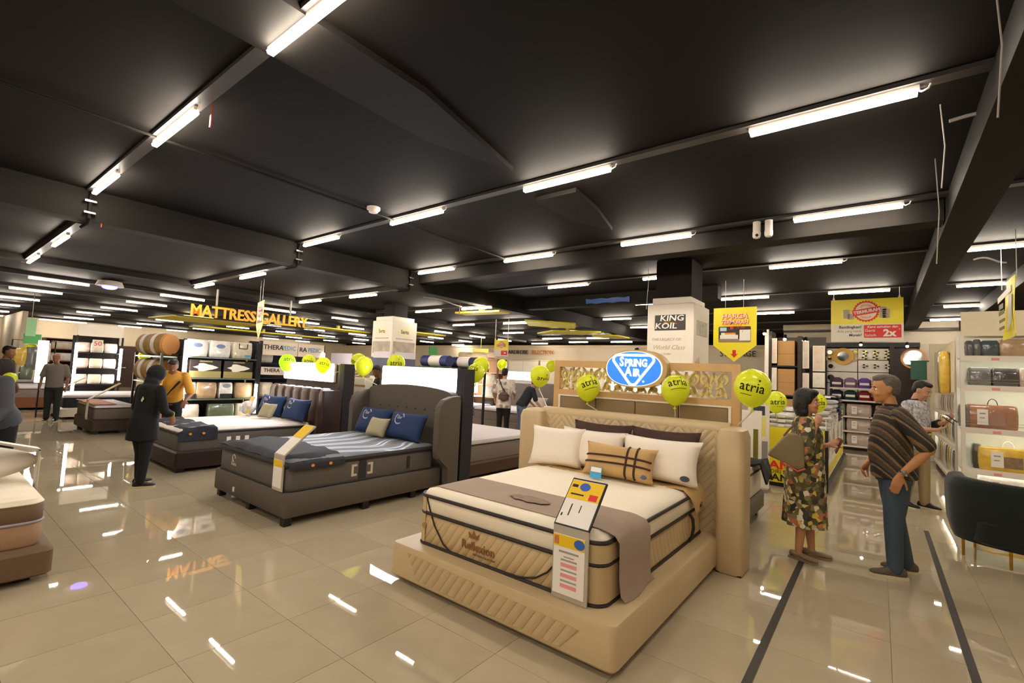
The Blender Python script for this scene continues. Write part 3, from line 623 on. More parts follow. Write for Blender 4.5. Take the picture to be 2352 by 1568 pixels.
logo_pillow('navy pillow with round pale logo, at the left of the grey bed', .72, .4, (-5.82, 4.2, .65), -.4)
logo_pillow('navy pillow with round pale logo, at the right of the grey bed', .7, .39, (-5.06, 4.18, .65), -.4)
pillow('small cream cushion between the navy pillows on the grey bed', .36, .28, .13, (-5.5, 4.06, .655), M_small, -.45, .1)
price_stand('yellow and white price stand leaning over the foot of the grey bed', (-4.79, 2.41, .33), 0, .42, .32, .2, .72, full=False)

# ---- partition with light box (built twice)
def partition(xl, xr, y, lx0, lx1, label, blabel, z1=1.64):
    t = thing('partition', label, 'partition', (0, 0, 0)); t.location = ((xl+xr)/2, y, 0); c = (xl+xr)/2
    obj('panel', G().box(xl-c, xr-.15-c, .05, .1, 0, 1.62), mat('partition_brown', '#4a3c34', .6), t)
    obj('end_post', G().box(xr-.15-c, xr-c, -.02, .2, 0, 1.64).bevel(.006, 1), mat('post_navy', '#22212b', .5), t)
    obj('edge_strip', G().box(xr-.165-c, xr-.15-c, .0, .05, 0, 1.6), mat('edge_brown', '#5b3526', .5), t)
    b = thing('light_box', blabel, 'light box', ((lx0+lx1)/2, y+.015, (z1+1.3)/2)); h = (z1-1.3)/2; w = (lx1-lx0)/2
    obj('case', stack(2*w, .06, .02, [(-h, 0), (h, 0)], c=(0, .0)), M_white, b)
    obj('lit_face', G().prism([(x, z) for x, z in rrect(2*w-.02, 2*h-.02, .03)], .03, .036, XZ(0, 0, 0)), M_litbox, b)
partition(-6.5, -4.53, 4.8, -6.36, -4.66, 'dark brown partition with navy end post behind the grey bed', 'glowing white sign box above the grey headboard')
partition(-9.6, -7.46, 4.82, -9.6, -7.79, 'dark brown partition with navy end post behind the brown bed', 'glowing white sign box above the brown headboard')

# ---- brown bed (third)
t = thing('bed', 'dark maroon bed with brown channel-tufted headboard, where the man in yellow leans', 'bed', (-8.6, 3.48, 0))
M_mar = mat('maroon_leather', '#2c1a19', .45); M_brn = mat('brown_leather', '#4d342b', .35, var=.08)
obj('base', stack(1.66, 2.06, .04, [(.05, .01), (.06, 0), (.27, 0), (.3, .03)]), M_mar, t)
for x, y in ((-.7, -.95), (.74, -.95), (.74, .5), (-.7, .5)): obj('leg', G().box(x-.05, x+.05, y-.05, y+.05, 0, .06), M_leg, t)
for k in range(7):
    x = -.95+.3*k; obj('channel', stack(.296, .16, .06, [(0, 0), (1.1, 0), (1.18, .03), (1.2, .07)], c=(x+.1, 1.12)), M_brn, t)
obj('side_wing', G().box(1.15, 1.25, .9, 1.25, 0, 1.18).bevel(.03, 2), M_mar, t)
t = thing('mattress', 'grey mattress with fluffy white top on the maroon bed', 'mattress', (-8.6, 3.45, .301))
obj('core', stack(1.62, 1.96, .06, [(0, .01), (.015, 0), (.22, 0), (.24, .012)]), M_gm, t); obj('pillow_top', stack(1.62, 1.96, .06, [(.24, .012), (.25, 0), (.275, 0), (.3, .03), (.312, .1)]), mat('fluffy_white', '#e8dfda', .9, var=.06, bump=.5, bscale=22), t)
obj('rolled_edge', piping(1.62, 1.96, .06, .245, .018), M_dk, t)
rows = [[Vector((-.82+1.64*u/10, -.99+.5*v/6, .322+.016*math.sin(u*2.3+v)-(.08 if v == 0 else 0))) for u in range(11)]+[Vector((.835, -.99+.5*v/6, .27)), Vector((.842, -.99+.5*v/6, .14))] for v in range(7)]
obj('foot_cover', G().strip(rows, .006), mat('foot_cover_dark', '#262a36', .8, var=.7, vscale=5), t, sharp=70)
for y in (-.85, -.68): obj('patch', G().prism([(.022*math.cos(a*PI/4), .018*math.sin(a*PI/4)) for a in range(8)], 0, .004, frame((.85, y, .24), (0, 1, 0), (0, 0, 1))), M_orange, t)
for k in range(3): obj('bar_print', G().box(.81, .813, -.35+.13*k, -.29+.13*k, .05, .16), M_paper, t)
logo_pillow('navy pillow with round pale logo, left one on the maroon bed', .74, .4, (-9.0, 4.25, .62), -.35, .1)
logo_pillow('navy pillow with round pale logo, right one on the maroon bed', .74, .4, (-8.05, 4.22, .62), -.35)
pillow('small cream cushion between the navy pillows on the maroon bed', .36, .28, .13, (-8.6, 4.0, .625), M_small, -.45, .15)
t_ = price_stand('pale price stand with yellow header lying on the white top of the maroon bed', (-9.0, 3.9, .62), 0, .2, .14, .14, 1.2, full=False)
t = thing('gift_bag', 'crumpled clear plastic bag of bedding lying on the maroon bed', 'bag', (-9.35, 4.05, .62)); obj('bag', G().ball((0, 0, .13), (.2, .13, .13), 10, 7), mat('plastic_clear', '#cfcac4', .15, var=.25, vscale=14), t); obj('label', G().box(-.06, .06, -.135, -.128, .06, .14), mat('pale_blue', '#b9dbe6', .5), t)

# ---- beds further back
def simple_bed(label, mlabel, x0, x1, y0, y1, zb, zt, mb, mside, mtop, head=None, hm=None, hh=1.1, bottom=.06):
    t = thing('bed', label, 'bed', ((x0+x1)/2, (y0+y1)/2, 0)); w, d = x1-x0, y1-y0
    obj('base', stack(w, d, .04, [(bottom, .01), (bottom+.01, 0), (zb-.03, 0), (zb, .03)]), mb, t)
    for sx in (-1, 1):
        for sy in (-1, 1): obj('leg', G().box(sx*(w/2-.1)-.04, sx*(w/2-.1)+.04, sy*(d/2-.1)-.04, sy*(d/2-.1)+.04, 0, bottom+.01), M_leg, t)
    if head: obj('headboard', stack(w+.1, .12, .04, [(0, 0), (hh-.04, 0), (hh, .04)], c=(0, head*(d/2+.06))), hm, t)
    q = thing('mattress', mlabel, 'mattress', ((x0+x1)/2, (y0+y1)/2, zb+.001)); h = zt-zb
    obj('core', stack(w-.06, d-.06, .05, [(0, .01), (.015, 0), (h*.7, 0), (h*.72, .01)]), mside, q)
    obj('top_layer', stack(w-.06, d-.06, .05, [(h*.72, .01), (h*.78, 0), (h*.93, .01), (h, .07)]), mtop, q); obj('piping', piping(w-.06, d-.06, .05, h*.74, .012), M_dk, q)
    return t, q
M_gwhite = mat('cool_white', '#dcd6dc', .8, var=.03, bump=.2, bscale=14); M_mgrey = mat('warm_grey', '#857a74', .8); M_brb = mat('brown_base', '#4c3527', .6); M_dkb = mat('dark_brown_base', '#3a2a22', .5)
simple_bed('brown based bed standing back to back with the grey bed', 'white topped mattress with grey sides behind the grey bed', -6.45, -4.76, 5.0, 7.0, .26, .6, M_brb, M_mgrey, M_gwhite)
pillow('navy pillow standing at the near end of the bed behind the grey bed', .6, .4, .16, (-5.0, 5.12, .6), M_navy, .12, .05)
t, q = simple_bed('dark brown bed behind the carved screen, beside the woman', 'white two-layer mattress behind the carved screen', -2.9, -1.14, 5.0, 6.75, .3, .66, M_dkb, M_white, M_mwhite, bottom=.1)
rows = [[Vector((-1.75+.66*u/8, 6.2+.45*v/6, .675+.03*math.sin(u*.8+v*1.1)*(u > 2)+.02*(u > 4))) for u in range(9)]+[Vector((-1.06, 6.2+.45*v/6+.02*math.sin(v), .6)), Vector((-1.03, 6.2+.45*v/6, .5-.05*math.sin(v*1.3)))] for v in range(7)]
cloth('black_throw', rows, .02, mat('black_cloth', '#17181d', .8), 'black cloth draped over the corner of the white mattress by the woman', 'throw')
simple_bed('grey headboard bed seen past the couple, far centre', 'white mattress far centre beside the couple', -9.2, -7.55, 10.1, 11.8, .3, .62, M_mgrey, M_mgrey, M_gwhite, 1, mat('grey_head', '#7b706b', .8), 1.35)
pillow('pale pillow on the far bed beside the couple', .75, .36, .2, (-7.95, 11.4, .62), mat('pillow_pale', '#cbbfb6', .8), -.5)
b = thing('light_box', 'glowing white sign box behind the couple, far centre', 'light box', (-8.85, 11.95, 1.54)); obj('post', G().box(-.5, -.46, .01, .05, -1.54, -.1).box(.46, .5, .01, .05, -1.54, -.1), M_black, b); obj('case', G().box(-.6, .6, 0, .06, -.13, .13), M_white, b); obj('lit_face', G().box(-.59, .59, -.006, 0, -.12, .12), M_litbox, b)
simple_bed('low grey bed far centre with a long pale mattress', 'long pale mattress at the far centre left of the couple', -11.2, -9.5, 9.8, 11.4, .3, .62, M_mgrey, M_mgrey, M_gwhite)
# left-hand row
M_tp = mat('taupe_stripe', '#6b6156', .8); M_navyb = mat('navy_base', '#272d3d', .7)
simple_bed('taupe bed with coral-patterned foot, left of the woman in black', 'white and coral mattress on the taupe bed at left', -14.0, -12.45, 2.42, 3.15, .3, .6, M_dkb, M_tp, M_gwhite)
tag(obj('foot_cover', G().box(-13.99, -12.46, 2.42, 2.8, .602, .612).bevel(.003, 1), mat('coral_print', '#c08a74', .8, var=.6, vscale=3)), 'coral patterned cover across the foot of the taupe bed', 'cover')
simple_bed('navy sided bed with a white base panel, second row at left', 'white topped navy mattress at left, beyond the taupe bed', -17.2, -15.6, 2.45, 4.4, .28, .6, M_white, M_navyb, M_gwhite)
simple_bed('orange brown bed at far left behind the man in black', 'white mattress on the orange brown bed, far left', -20.2, -18.5, 1.6, 3.5, .34, .66, mat('orange_brown', '#7a4a2c', .6), M_mgrey, M_gwhite)
simple_bed('pale bed in the hall behind the man in grey shirt', 'pale mattress in the hall behind the man in grey shirt', -24.2, -22.4, 2.2, 4.2, .3, .66, M_tp, M_mgrey, M_gwhite)
for k, (x, lab) in enumerate(((-12.62, 'metal price stand at the foot of the taupe bed'), (-15.75, 'metal price stand at the foot of the navy sided bed'), (-18.65, 'metal price stand at the foot of the orange brown bed'))):
    price_stand(lab, (x, 2.36 if k < 2 else 1.52, .3), 0, .6, .36, .13, .6, full=False)
tag(obj('yellow_table_skirt', G().box(-15.3, -14.2, 5.0, 5.6, 0, .78).bevel(.02, 1), mat('lime_cloth', '#b9bb2a', .8)), 'lime yellow covered table behind the taupe bed at left', 'table')
t = thing('wrapped_bundle', 'white wrapped bedding bundle on the lime yellow table', 'bundle', (-14.6, 5.2, .78)); obj('bundle', G().ball((0, 0, .14), (.34, .2, .14), 12, 8), mat('plastic_white', '#dcd7cf', .35, var=.1), t); obj('tie', G().tube([(0, .2*math.cos(a*PI/8), .14+.145*math.sin(a*PI/8)) for a in range(16)], .008, 5, closed=True), M_grey, t)
# near left bed
t = thing('bed', 'brown bed cut off by the left picture edge', 'bed', (-5.58, -.22, 0))
M_brs = mat('brown_suede', '#6b543c', .7, var=.06)
obj('base', stack(1.86, 2.0, .06, [(.045, .02), (.06, 0), (.21, 0), (.24, .03), (.245, .07)]), M_brs, t)
for x, y in ((.78, .86), (-.7, .86), (.78, -.8)): obj('leg', G().box(x-.04, x+.04, y-.04, y+.04, 0, .05), M_leg, t)
t = thing('mattress', 'pinkish striped mattress with brown border and white top, left picture edge', 'mattress', (-5.6, -.24, .246))
obj('core', stack(1.78, 1.92, .1, [(0, .012), (.02, 0), (.15, 0), (.165, .012)]), mat('pink_stripe', '#a58468', .8, var=.15, vscale=3), t)
obj('border', stack(1.78, 1.92, .1, [(.165, .012), (.18, 0), (.27, 0), (.285, .012)]), M_brs, t); obj('top_layer', stack(1.78, 1.92, .1, [(.285, .012), (.295, 0), (.325, .02), (.34, .09)]), M_mwhite, t)
obj('piping', piping(1.78, 1.92, .1, .167, .01), mat('lilac_piping', '#9c93a3', .6), t)
pillow('white pillow on the bed at the left picture edge', .6, .4, .18, (-5.5, .3, .665), mat('pillow_grey', '#cfc6b8', .8), -1.35, .35)
tag(obj('remote_tray', G().box(-5.05, -4.8, .25, .45, .588, .606).bevel(.006, 1), mat('taupe_plastic', '#7d7268', .5)), 'taupe flat sample lying on the bed at the left picture edge', 'sample')
price_stand('metal price stand leaning over the bed at the left picture edge', (-5.35, .74, .38), PI, .5, .42, .12, .3, full=False)
# ================================================================== HANGING SIGNS
M_string = mat('white_string', '#e6e0d6', .6, var=0); M_picd = mat('photo_dark', '#3b332f', .5)
def strings(parent, pts, z1):
    for x, z in pts: obj('string', G().cyl((x, 0, z), (x, 0, z1), .004, n=5), M_string, parent)
def pennant(label, loc, w, h, ztop_len, name='hanging_pennant'):
    """yellow arrow-bottomed banner, origin at its tip"""
    t = thing(name, label, 'sign', loc); s = w/.71
    obj('banner', G().prism([(0, 0), (w/2, .29*s), (w/2, h), (-w/2, h), (-w/2, .29*s)], -.004, .004, XZ(0, 0, 0)), M_yellow, t)
    Y = lambda x, z, o=.006: XZ(x, -o, z)
    for k, (dx, dz, mm, dd) in enumerate(((.006, -.006, M_red, 0), (0, 0, mat('pink_white', '#f7dcd6', .5, var=0), .003))):
        text('HARGA', .125*s, mm, Y(dx*s, h-.16*s+dz*s, .006+dd), t, bold=.006*s if k == 0 else .001*s, shear=.12, sx=1.0)
        text('TERMURAH', .1*s, mm, Y(dx*s, h-.265*s+dz*s, .006+dd), t, bold=.006*s if k == 0 else .001*s, shear=.12, sx=.86)
    text('1-7 September 2025', .03*s, M_red, Y(0, h-.335*s), t)
    z0 = .345*s
    obj('photo', G().prism([(x, z+z0+.14*s) for x, z in rrect(.53*s, .28*s, .02)], .004, .006, XZ(0, 0, 0)), M_picd, t)
    obj('photo_floor', G().box(-.26*s, .26*s, z0+.005*s, z0+.06*s, .006, .007, XZ(0, 0, 0)), mat('photo_floor', '#9b8474', .6), t)
    obj('photo_bed', G().box(-.24*s, .06*s, z0+.06*s, z0+.13*s, .007, .008, XZ(0, 0, 0)).box(-.22*s, .02*s, z0+.13*s, z0+.17*s, .007, .008, XZ(0, 0, 0)), M_paper, t)
    obj('photo_throw', G().box(-.16*s, .02*s, z0+.14*s, z0+.17*s, .008, .009, XZ(0, 0, 0)), M_orange, t)
    obj('photo_card', G().box(.085*s, .26*s, z0+.03*s, z0+.22*s, .007, .009, XZ(0, 0, 0)), M_paper, t)
    obj('photo_logo', G().box(-.24*s, -.13*s, z0+.2*s, z0+.265*s, .007, .009, XZ(0, 0, 0)), mat('pale_blue', '#b9dbe6', .5), t)
    obj('badge', G().box(-.07*s, -.02*s, z0+.23*s, z0+.28*s, .007, .009, XZ(0, 0, 0)), M_red, t)
    text('10.999', .05*s, M_red, Y(.1*s, z0+.255*s, .009), t); text('1', .05*s, M_ink, Y(.13*s, z0+.19*s, .012), t)
    obj('arrow', G().prism([(0, .07*s), (.06*s, .14*s), (.028*s, .135*s), (.028*s, .205*s), (-.028*s, .205*s), (-.028*s, .135*s), (-.06*s, .14*s)], .004, .007, XZ(0, 0, 0)), M_red, t)
    strings(t, [(-w*.22, h), (w*.2, h)], ztop_len)
    return t
pennant('yellow arrow-shaped price pennant hanging in front of the storage wall', (-2.02, 9.0, 1.99), .71, .965, HI-1.99)
pennant('narrow yellow arrow-shaped pennant hanging in front of the orange letters', (-9.33, 4.12, 2.045), .63, .72, LO-2.045).rotation_euler = (0, 0, -.25)

def seal_sign(label, x0, x1, y, z0, z1, ztop, words=True):
    t = thing('hanging_sign', label, 'sign', ((x0+x1)/2, y, z0)); w, h = x1-x0, z1-z0; s = w/1.18
    P = XZ(0, 0, 0)
    obj('lower_board', G().box(-w/2, w/2, 0, h*.41, -.005, .005, P), M_white, t); obj('upper_board', G().box(-w/2, w/2, h*.41, h, -.005, .005, P), M_yellow, t)
    cz = h*.71
    gear = [((.225 if k % 2 else .2)*s*math.cos(k*PI/26), cz+(.225 if k % 2 else .2)*s*math.sin(k*PI/26)) for k in range(52)]
    obj('seal', G().prism(gear, .005, .007, P), M_red, t); obj('seal_disc', G().prism([(.178*s*math.cos(k*PI/16), cz+.178*s*math.sin(k*PI/16)) for k in range(32)], .007, .009, P), mat('seal_cream', '#f0dcc0', .5), t)
    a = math.radians(10); Q = P @ Matrix.Translation((.01*s, cz, .009)) @ Matrix.Rotation(a, 4, 'Z')
    obj('ribbon', G().prism([(-.235*s, -.06*s), (.235*s, -.06*s), (.215*s, 0), (.24*s, .06*s), (-.235*s, .06*s)], 0, .003, Q), M_red, t)
    text('TERMURAH', .088*s, M_paper, Q @ Matrix.Translation((0, 0, .003)), t, bold=.003*s, sx=.95)
    for word, r0, up in (('JAMINAN', .125, 1), ('HARGA', .135, -1)):
        n = len(word)
        for k, ch in enumerate(word):
            an = (PI/2-(k-(n-1)/2)*.27) if up > 0 else (-PI/2+(k-(n-1)/2)*.27)
            text(ch, .055*s, M_red, P @ Matrix.Translation((r0*s*math.cos(an), cz+r0*s*math.sin(an), .009)) @ Matrix.Rotation(an-PI/2 if up > 0 else an+PI/2, 4, 'Z'), t)
    M_coin = mat('coin_grey', '#b3a596', .5, var=.25, vscale=40)
    for cx, n, b in ((-.32, 5, .0), (-.25, 3, -.02), (.27, 6, .0), (.32, 5, -.01)):
        g = G()
        for k in range(n): g.prism([((cx+.062*math.cos(q*PI/8))*s, cz+(-.12+b+.036*k+.022*math.sin(q*PI/8))*s) for q in range(16)], .005+.0015*k, .008+.0015*k, P)
        obj('coin_stack', g, M_coin, t)
    if words:
        R = lambda x, z: P @ Matrix.Translation((x*s, z*s, .006))
        text('Bandingkan!', .078*s, M_ink, R(-.075, .30), t, align='RIGHT', bold=.0015*s); text('Ada yang lebih', .068*s, M_grey, R(-.075, .215), t, align='RIGHT', sx=1.02); text('Murah?', .072*s, M_ink, R(-.075, .135), t, align='RIGHT', bold=.0012*s, shear=.2)
        obj('red_box', G().prism([(x+.26*s, z+.21*s) for x, z in rrect(.59*s, .26*s, .015)], .005, .007, P), M_red, t)
        T = lambda x, z: P @ Matrix.Translation((x*s, z*s, .008))
        text('Kami samakan dan', .066*s, M_paper, T(.26, .30), t, shear=.15, bold=.001, sx=.98); text('Ganti', .075*s, M_paper, T(-.02, .225), t, align='LEFT'); text('Selisih', .075*s, M_paper, T(-.02, .13), t, align='LEFT')
        text('2x', .19*s, M_paper, T(.37, .17), t, bold=.008*s)
        text('*', .07*s, M_paper, T(.525, .235), t)
    else: obj('red_box', G().box(0, w*.45, h*.06, h*.34, .005, .007, P), M_red, t); text('2x', .15*s, M_paper, P @ Matrix.Translation((w*.28, h*.2, .008)), t, bold=.004)
    for x in (-w*.46, w*.45):
        obj('hook', G().prism([(x-.02, h), (x+.02, h), (x+.008, h+.05), (x-.008, h+.05)], -.008, .008, P).cyl((x, 0, h+.04), (x, 0, ztop-z0), .006, n=6), M_paper, t)
    return t
seal_sign('large yellow and white guarantee sign with red seal hanging over the aisle', -.70, .345, 10.56, 2.46, 3.235, HI-.03)
seal_sign('small distant yellow guarantee sign with red seal, beside the wardrobe wall', -8.9, -8.38, 10.6, 2.09, 2.56, LO, words=False)
t = thing('hanging_sign', 'yellow vertical banner with white box picture hanging at the right picture edge', 'sign', (1.2, 7.8, 2.28))
g = G(); rows = []
for k in range(9):
    u = k/8; rows.append([Vector((.03*math.sin(u*4+z*3), .43-.86*u, z+.09*(u)*(.3+z/.6)*.6)) for z in [.59*j/5 for j in range(6)]])
obj('banner', G().strip(rows, .004), M_yellow, t)
PX = frame((-.035, 0, 0), (0, -1, 0), (0, 0, 1))
obj('white_stripe', G().box(-.38, .36, .47, .54, 0, .003, PX @ Matrix.Rotation(.06, 4, 'Z')), M_paper, t); obj('picture', G().prism([(.12, .06), (.3, .14), (.36, .45), (.22, .47), (.16, .3)], 0, .004, PX), mat('picture_grey', '#c9c4bd', .5), t)
obj('print_line', G().box(-.36, -.05, .29, .34, 0, .003, PX).box(-.34, -.02, .2, .235, 0, .003, PX).box(-.34, -.06, .11, .145, 0, .003, PX), mat('olive_ink', '#6f6a1c', .5), t)
obj('print_box', G().box(-.34, -.1, .36, .42, 0, .003, PX), M_grey, t)
for y in (.4, -.4): obj('string', G().cyl((0, y, .62), (0, y, HI-2.28), .004, n=5), M_string, t)
# orange letters on hanging bar
t = thing('hanging_letters', 'large orange letters hanging from a bar over the mattress hall', 'sign', (-11.0, 4.72, 2.47))
PA = frame((0, 0, .12), (0, 1, 0), (0, 0, 1))
text('MATTRESS GALLERY', .33, mat('orange_letter', '#f5a02c', .4, emit=.07, var=0), PA, t, depth=.045, bold=.005, sx=.83)
obj('rail', G().box(-.02, .0, -1.45, 1.45, -.02, .0).box(-.02, 0, -1.45, 1.45, .255, .27), M_black, t)
for y in (-.75, .83): obj('pole', G().cyl((-.02, y, .27), (-.02, y, 3.1-2.47), .022, n=8), M_grey, t)
# wall lettering
t = thing('wall_letters', 'black and orange letters on the far white wall, centre', 'sign', (-14.18, 19.48, 2.71)); text('WARDROBE', .285, M_ink, XZ(-.71, 0, 0), t, depth=.03); text('SELECTION', .285, mat('orange_brown_letter', '#d0803a', .5), XZ(.94, 0, 0), t, depth=.03, sx=.92)
t = thing('wall_letters', 'black storage letters on the white wall behind the yellow pennant', 'sign', (-4.25, 19.48, 2.73)); text('STORAGE', .315, M_ink, XZ(0, 0, 0), t, depth=.03, sx=.92)
t = thing('green_banner', 'green hanging banner at far left above the clothes', 'banner', (-18.0, 2.06, 1.4)); obj('rod', G().box(-.005, .005, -.008, .008, 1.05, LO-1.4), M_grey, t); obj('upper_cloth', G().box(-.01, .01, -.1, .1, .62, 1.1).bevel(.003, 1), mat('pale_green', '#8fbf92', .7), t); obj('lower_cloth', G().box(-.02, 0, -.12, .22, .42, .68).bevel(.003, 1), mat('deep_green', '#4f9a5a', .7), t)
tag(obj('green_banner', G().box(-12.75, -12.72, 11.55, 11.93, 1.715, 2.43).bevel(.003, 1).cyl((-12.735, 11.74, 2.42), (-12.735, 11.74, LO), .006, n=5), mat('deep_green', '#4f9a5a', .7)), 'small green banner to the right of the white poster column', 'banner')

# ================================================================== BALLOONS
def rubber(name, c):
    m = mat(name, c, .25, var=.03, vscale=3, coat=.3); nt = m.node_tree; b = nt.nodes['Principled BSDF']; out = nt.nodes['Material Output']
    tr = nn(nt, 'ShaderNodeBsdfTranslucent'); tr.inputs['Color'].default_value = lin(c)+(1,); mx = nn(nt, 'ShaderNodeMixShader'); mx.inputs[0].default_value = .4
    nt.links.new(b.outputs[0], mx.inputs[1]); nt.links.new(tr.outputs[0], mx.inputs[2]); nt.links.new(mx.outputs[0], out.inputs['Surface']); return m
M_bal = rubber('balloon_lime', '#eef538'); M_bal2 = rubber('balloon_green', '#c4f03a')
def balloon_prof(R):
    pr = []
    for k in range(15):
        a = -PI/2+PI*k/14; z = math.sin(a)*R*(1.22 if a < 0 else 1.02); r = math.cos(a)*R
        if a < 0: r *= 1-.12*(math.sin(-a))**2
        pr.append((max(r, .004), z))
    return pr
bal_me = {m.name: None for m in (M_bal, M_bal2)}
RB = .135
for m in (M_bal, M_bal2):
    me = G().lathe(balloon_prof(RB), 24).mesh('envelope', 60); me.materials.append(m); bal_me[m.name] = me
knot_me = G().lathe([(.018, -.03), (.008, -.012), (.004, 0)], 8).mesh('knot'); knot_me.materials.append(M_bal)
atria_me = None
def atria():
    global atria_me
    if atria_me is None:
        o = text('atria', .105, M_ink, Matrix.Identity(4), None, depth=.001, bold=.0005); me = o.data; bpy.data.objects.remove(o)
        bm = bmesh.new(); bm.from_mesh(me)
        g2 = bmesh.ops.create_grid(bm, x_segments=24, y_segments=1, size=.5)
        for v in g2['verts']: v.co = Vector((v.co.x*.17, v.co.y*.005-.062, 0))
        g3 = bmesh.ops.create_circle(bm, cap_ends=True, radius=.009, segments=10)
        for v in g3['verts']: v.co = v.co+Vector((.045, .06, 0))
        bmesh.ops.triangulate(bm, faces=bm.faces); bmesh.ops.subdivide_edges(bm, edges=[e for e in bm.edges if e.calc_length() > .02], cuts=1)
        for v in bm.verts:
            ax, az = v.co.x/RB, v.co.y/RB; r = RB+.002
            v.co = Vector((r*math.sin(ax)*math.cos(az), -r*math.cos(ax)*math.cos(az), r*math.sin(az)*1.02))
        atria_me = bpy.data.meshes.new('lettering'); bm.to_mesh(atria_me); bm.free(); atria_me.materials.append(M_ink)
    return atria_me
def balloon(label, loc, d=.27, string_to=None, letter=None, m=M_bal):
    s = d/.27; t = thing('balloon', label, 'balloon', loc); t.rotation_euler = (0, 0, math.atan2(-loc[0], loc[1]))
    for n_, me in (('envelope', bal_me[m.name]), ('knot', knot_me)):
        o = bpy.data.objects.new(n_, me); COL.objects.link(o); o.parent = t; o.scale = (s, s, s)
        if n_ == 'knot': o.location = (0, 0, -RB*1.22*s)
    if letter is not None:
        o = bpy.data.objects.new('lettering', atria()); COL.objects.link(o); o.parent = t; o.scale = (s, s, s); o.rotation_euler = (letter[1], letter[2], letter[0])
    if string_to is not None:
        inv = Euler(t.rotation_euler).to_matrix().inverted(); p = inv @ (Vector(string_to)-Vector(loc)); a = Vector((0, 0, -RB*1.22*s-.03))
        obj('string', G().tube([a, a.lerp(p, .5)+Vector((.004, 0, 0)), p], .006, 6), M_string, t)
    return t
balloon('large lime balloon with lettering at the right end of the beige headboard', (-.83, 4.34, 1.59), .285, (-1.02, 4.73, 1.235), (.0, .05, .2))
balloon('lime balloon with lettering above the right half of the beige headboard', (-1.57, 4.64, 1.53), .27, (-1.6, 4.74, 1.235), (.25, -.55, -.1))
balloon('lime balloon with lettering above the left half of the beige headboard', (-2.54, 4.66, 1.5), .27, (-2.44, 4.74, 1.235), (.25, -.4, -.3))
balloon('lime balloon left of the carved screen, tied to the beige bed wing', (-3.42, 5.0, 1.6), .25, (-3.1, 4.72, 1.22), (.5, .4, .1))
balloon('upper lime balloon of the pair over the navy post behind the grey bed', (-4.78, 5.4, 1.71), .25, (-4.62, 4.98, 1.6), None)
balloon('lower lime balloon of the pair over the navy post behind the grey bed', (-4.7, 5.2, 1.6), .26, (-4.6, 5.02, 1.4), (-.6, -.6, .2))
balloon('lime balloon hidden behind the head of the man with shoulder bag', (-8.9, 11.0, 1.86), .3, (-9.2, 11.45, 1.5), None)
balloon('lime balloon peeking out left of the carved screen frame, far away', (-6.9, 10.6, 1.85), .28, (-6.7, 9.9, 1.3), None)
balloon('bright green balloon at the left end of the glowing box over the brown headboard', (-9.0, 4.55, 1.63), .3, (-9.5, 4.8, 1.6), (.2, -.4, .1), M_bal2)
balloon('lime balloon behind the middle of the glowing box over the brown headboard', (-9.25, 5.12, 1.67), .27, (-9.25, 4.95, 1.6), (0, 0, .1))
balloon('lime balloon in front of the right end of the glowing box over the brown headboard', (-7.85, 4.62, 1.61), .26, (-7.62, 4.8, 1.5), (.1, -.2, .2))
balloon('lime balloon just right of the navy post by the brown headboard', (-7.64, 5.2, 1.71), .28, (-7.6, 5.0, 1.45), (-.5, .2, .4))
balloon('largest lime balloon between the two glowing sign boxes', (-6.75, 4.7, 1.63), .29, (-6.55, 4.88, 1.3), None)
balloon('lime balloon half hidden behind the largest one between the sign boxes', (-8.0, 5.6, 1.67), .27, (-7.65, 5.03, 1.4), None)
balloon('lime balloon behind the top of the glowing box over the grey headboard', (-6.45, 5.12, 1.69), .3, (-6.4, 4.92, 1.55), (0, 0, 0))
balloon('lime balloon with lettering tied to the yellow counter, left of the woman', (-1.28, 8.45, 1.36), .31, (-1.29, 8.75, .96), (.2, .05, -.05))
balloon('lime balloon with lettering right behind the woman\'s face', (-.76, 8.6, 1.38), .28, (-.75, 8.76, .96), (.25, .05, -.05))
balloon('small lime balloon behind the rack of round pet beds', (-15.9, 4.05, 1.64), .26, (-15.9, 4.2, .58), None)
balloon('lime balloon cut off at the far left picture edge', (-12.2, 1.2, 1.12), .2, (-12.3, 1.2, .0), None)
balloon('lime balloon among the clothes at far left', (-22.6, 2.65, 1.66), .4, (-22.3, 2.9, 1.3), None)

# ================================================================== GREEN CHAIR
M_green = mat('dark_green_velvet', '#0f1815', .9, var=.1, sheen=.15)
t = thing('tub_chair', 'dark green velvet tub chair on gold legs at the right edge', 'chair', (1.34, 6.75, 0))
def chair_ring(r0, r1, z, a0=-.15*PI, a1=1.15*PI, n=22): return [(r0, r1, z, a0, a1, n)]
g = G(); n = 26; outer = []
for (ro, ri, z) in ((.66, .60, .17), (.69, .60, .3), (.70, .60, .5), (.70, .58, .68), (.67, .57, .755), (.63, .58, .775)):
    outer.append((ro, ri, z))
ringsO = [[Vector((ro*1.12*math.cos(PI+PI*k/n), ro*.62*math.sin(PI+PI*k/n), z)) for k in range(n+1)] for ro, ri, z in outer]
ringsI = [[Vector((ri*1.12*math.cos(PI+PI*k/n), ri*.62*math.sin(PI+PI*k/n), z)) for k in range(n+1)] for ro, ri, z in reversed(outer)]
allr = [a+[p+Vector((0, .28, 0)) for p in (a[-1],)] for a in []]
full = ringsO+ringsI+[ringsO[0]]
g.rings([[Vector((r[0].x, .3, r[0].z))]+r+[Vector((r[-1].x, .3, r[-1].z))] for r in full], closed=False)
obj('back', g, M_green, t, sharp=70)
obj('seat', stack(1.3, .75, .2, [(.17, .08), (.2, .02), (.38, .02), (.42, .06)], c=(0, .0)), M_green, t)
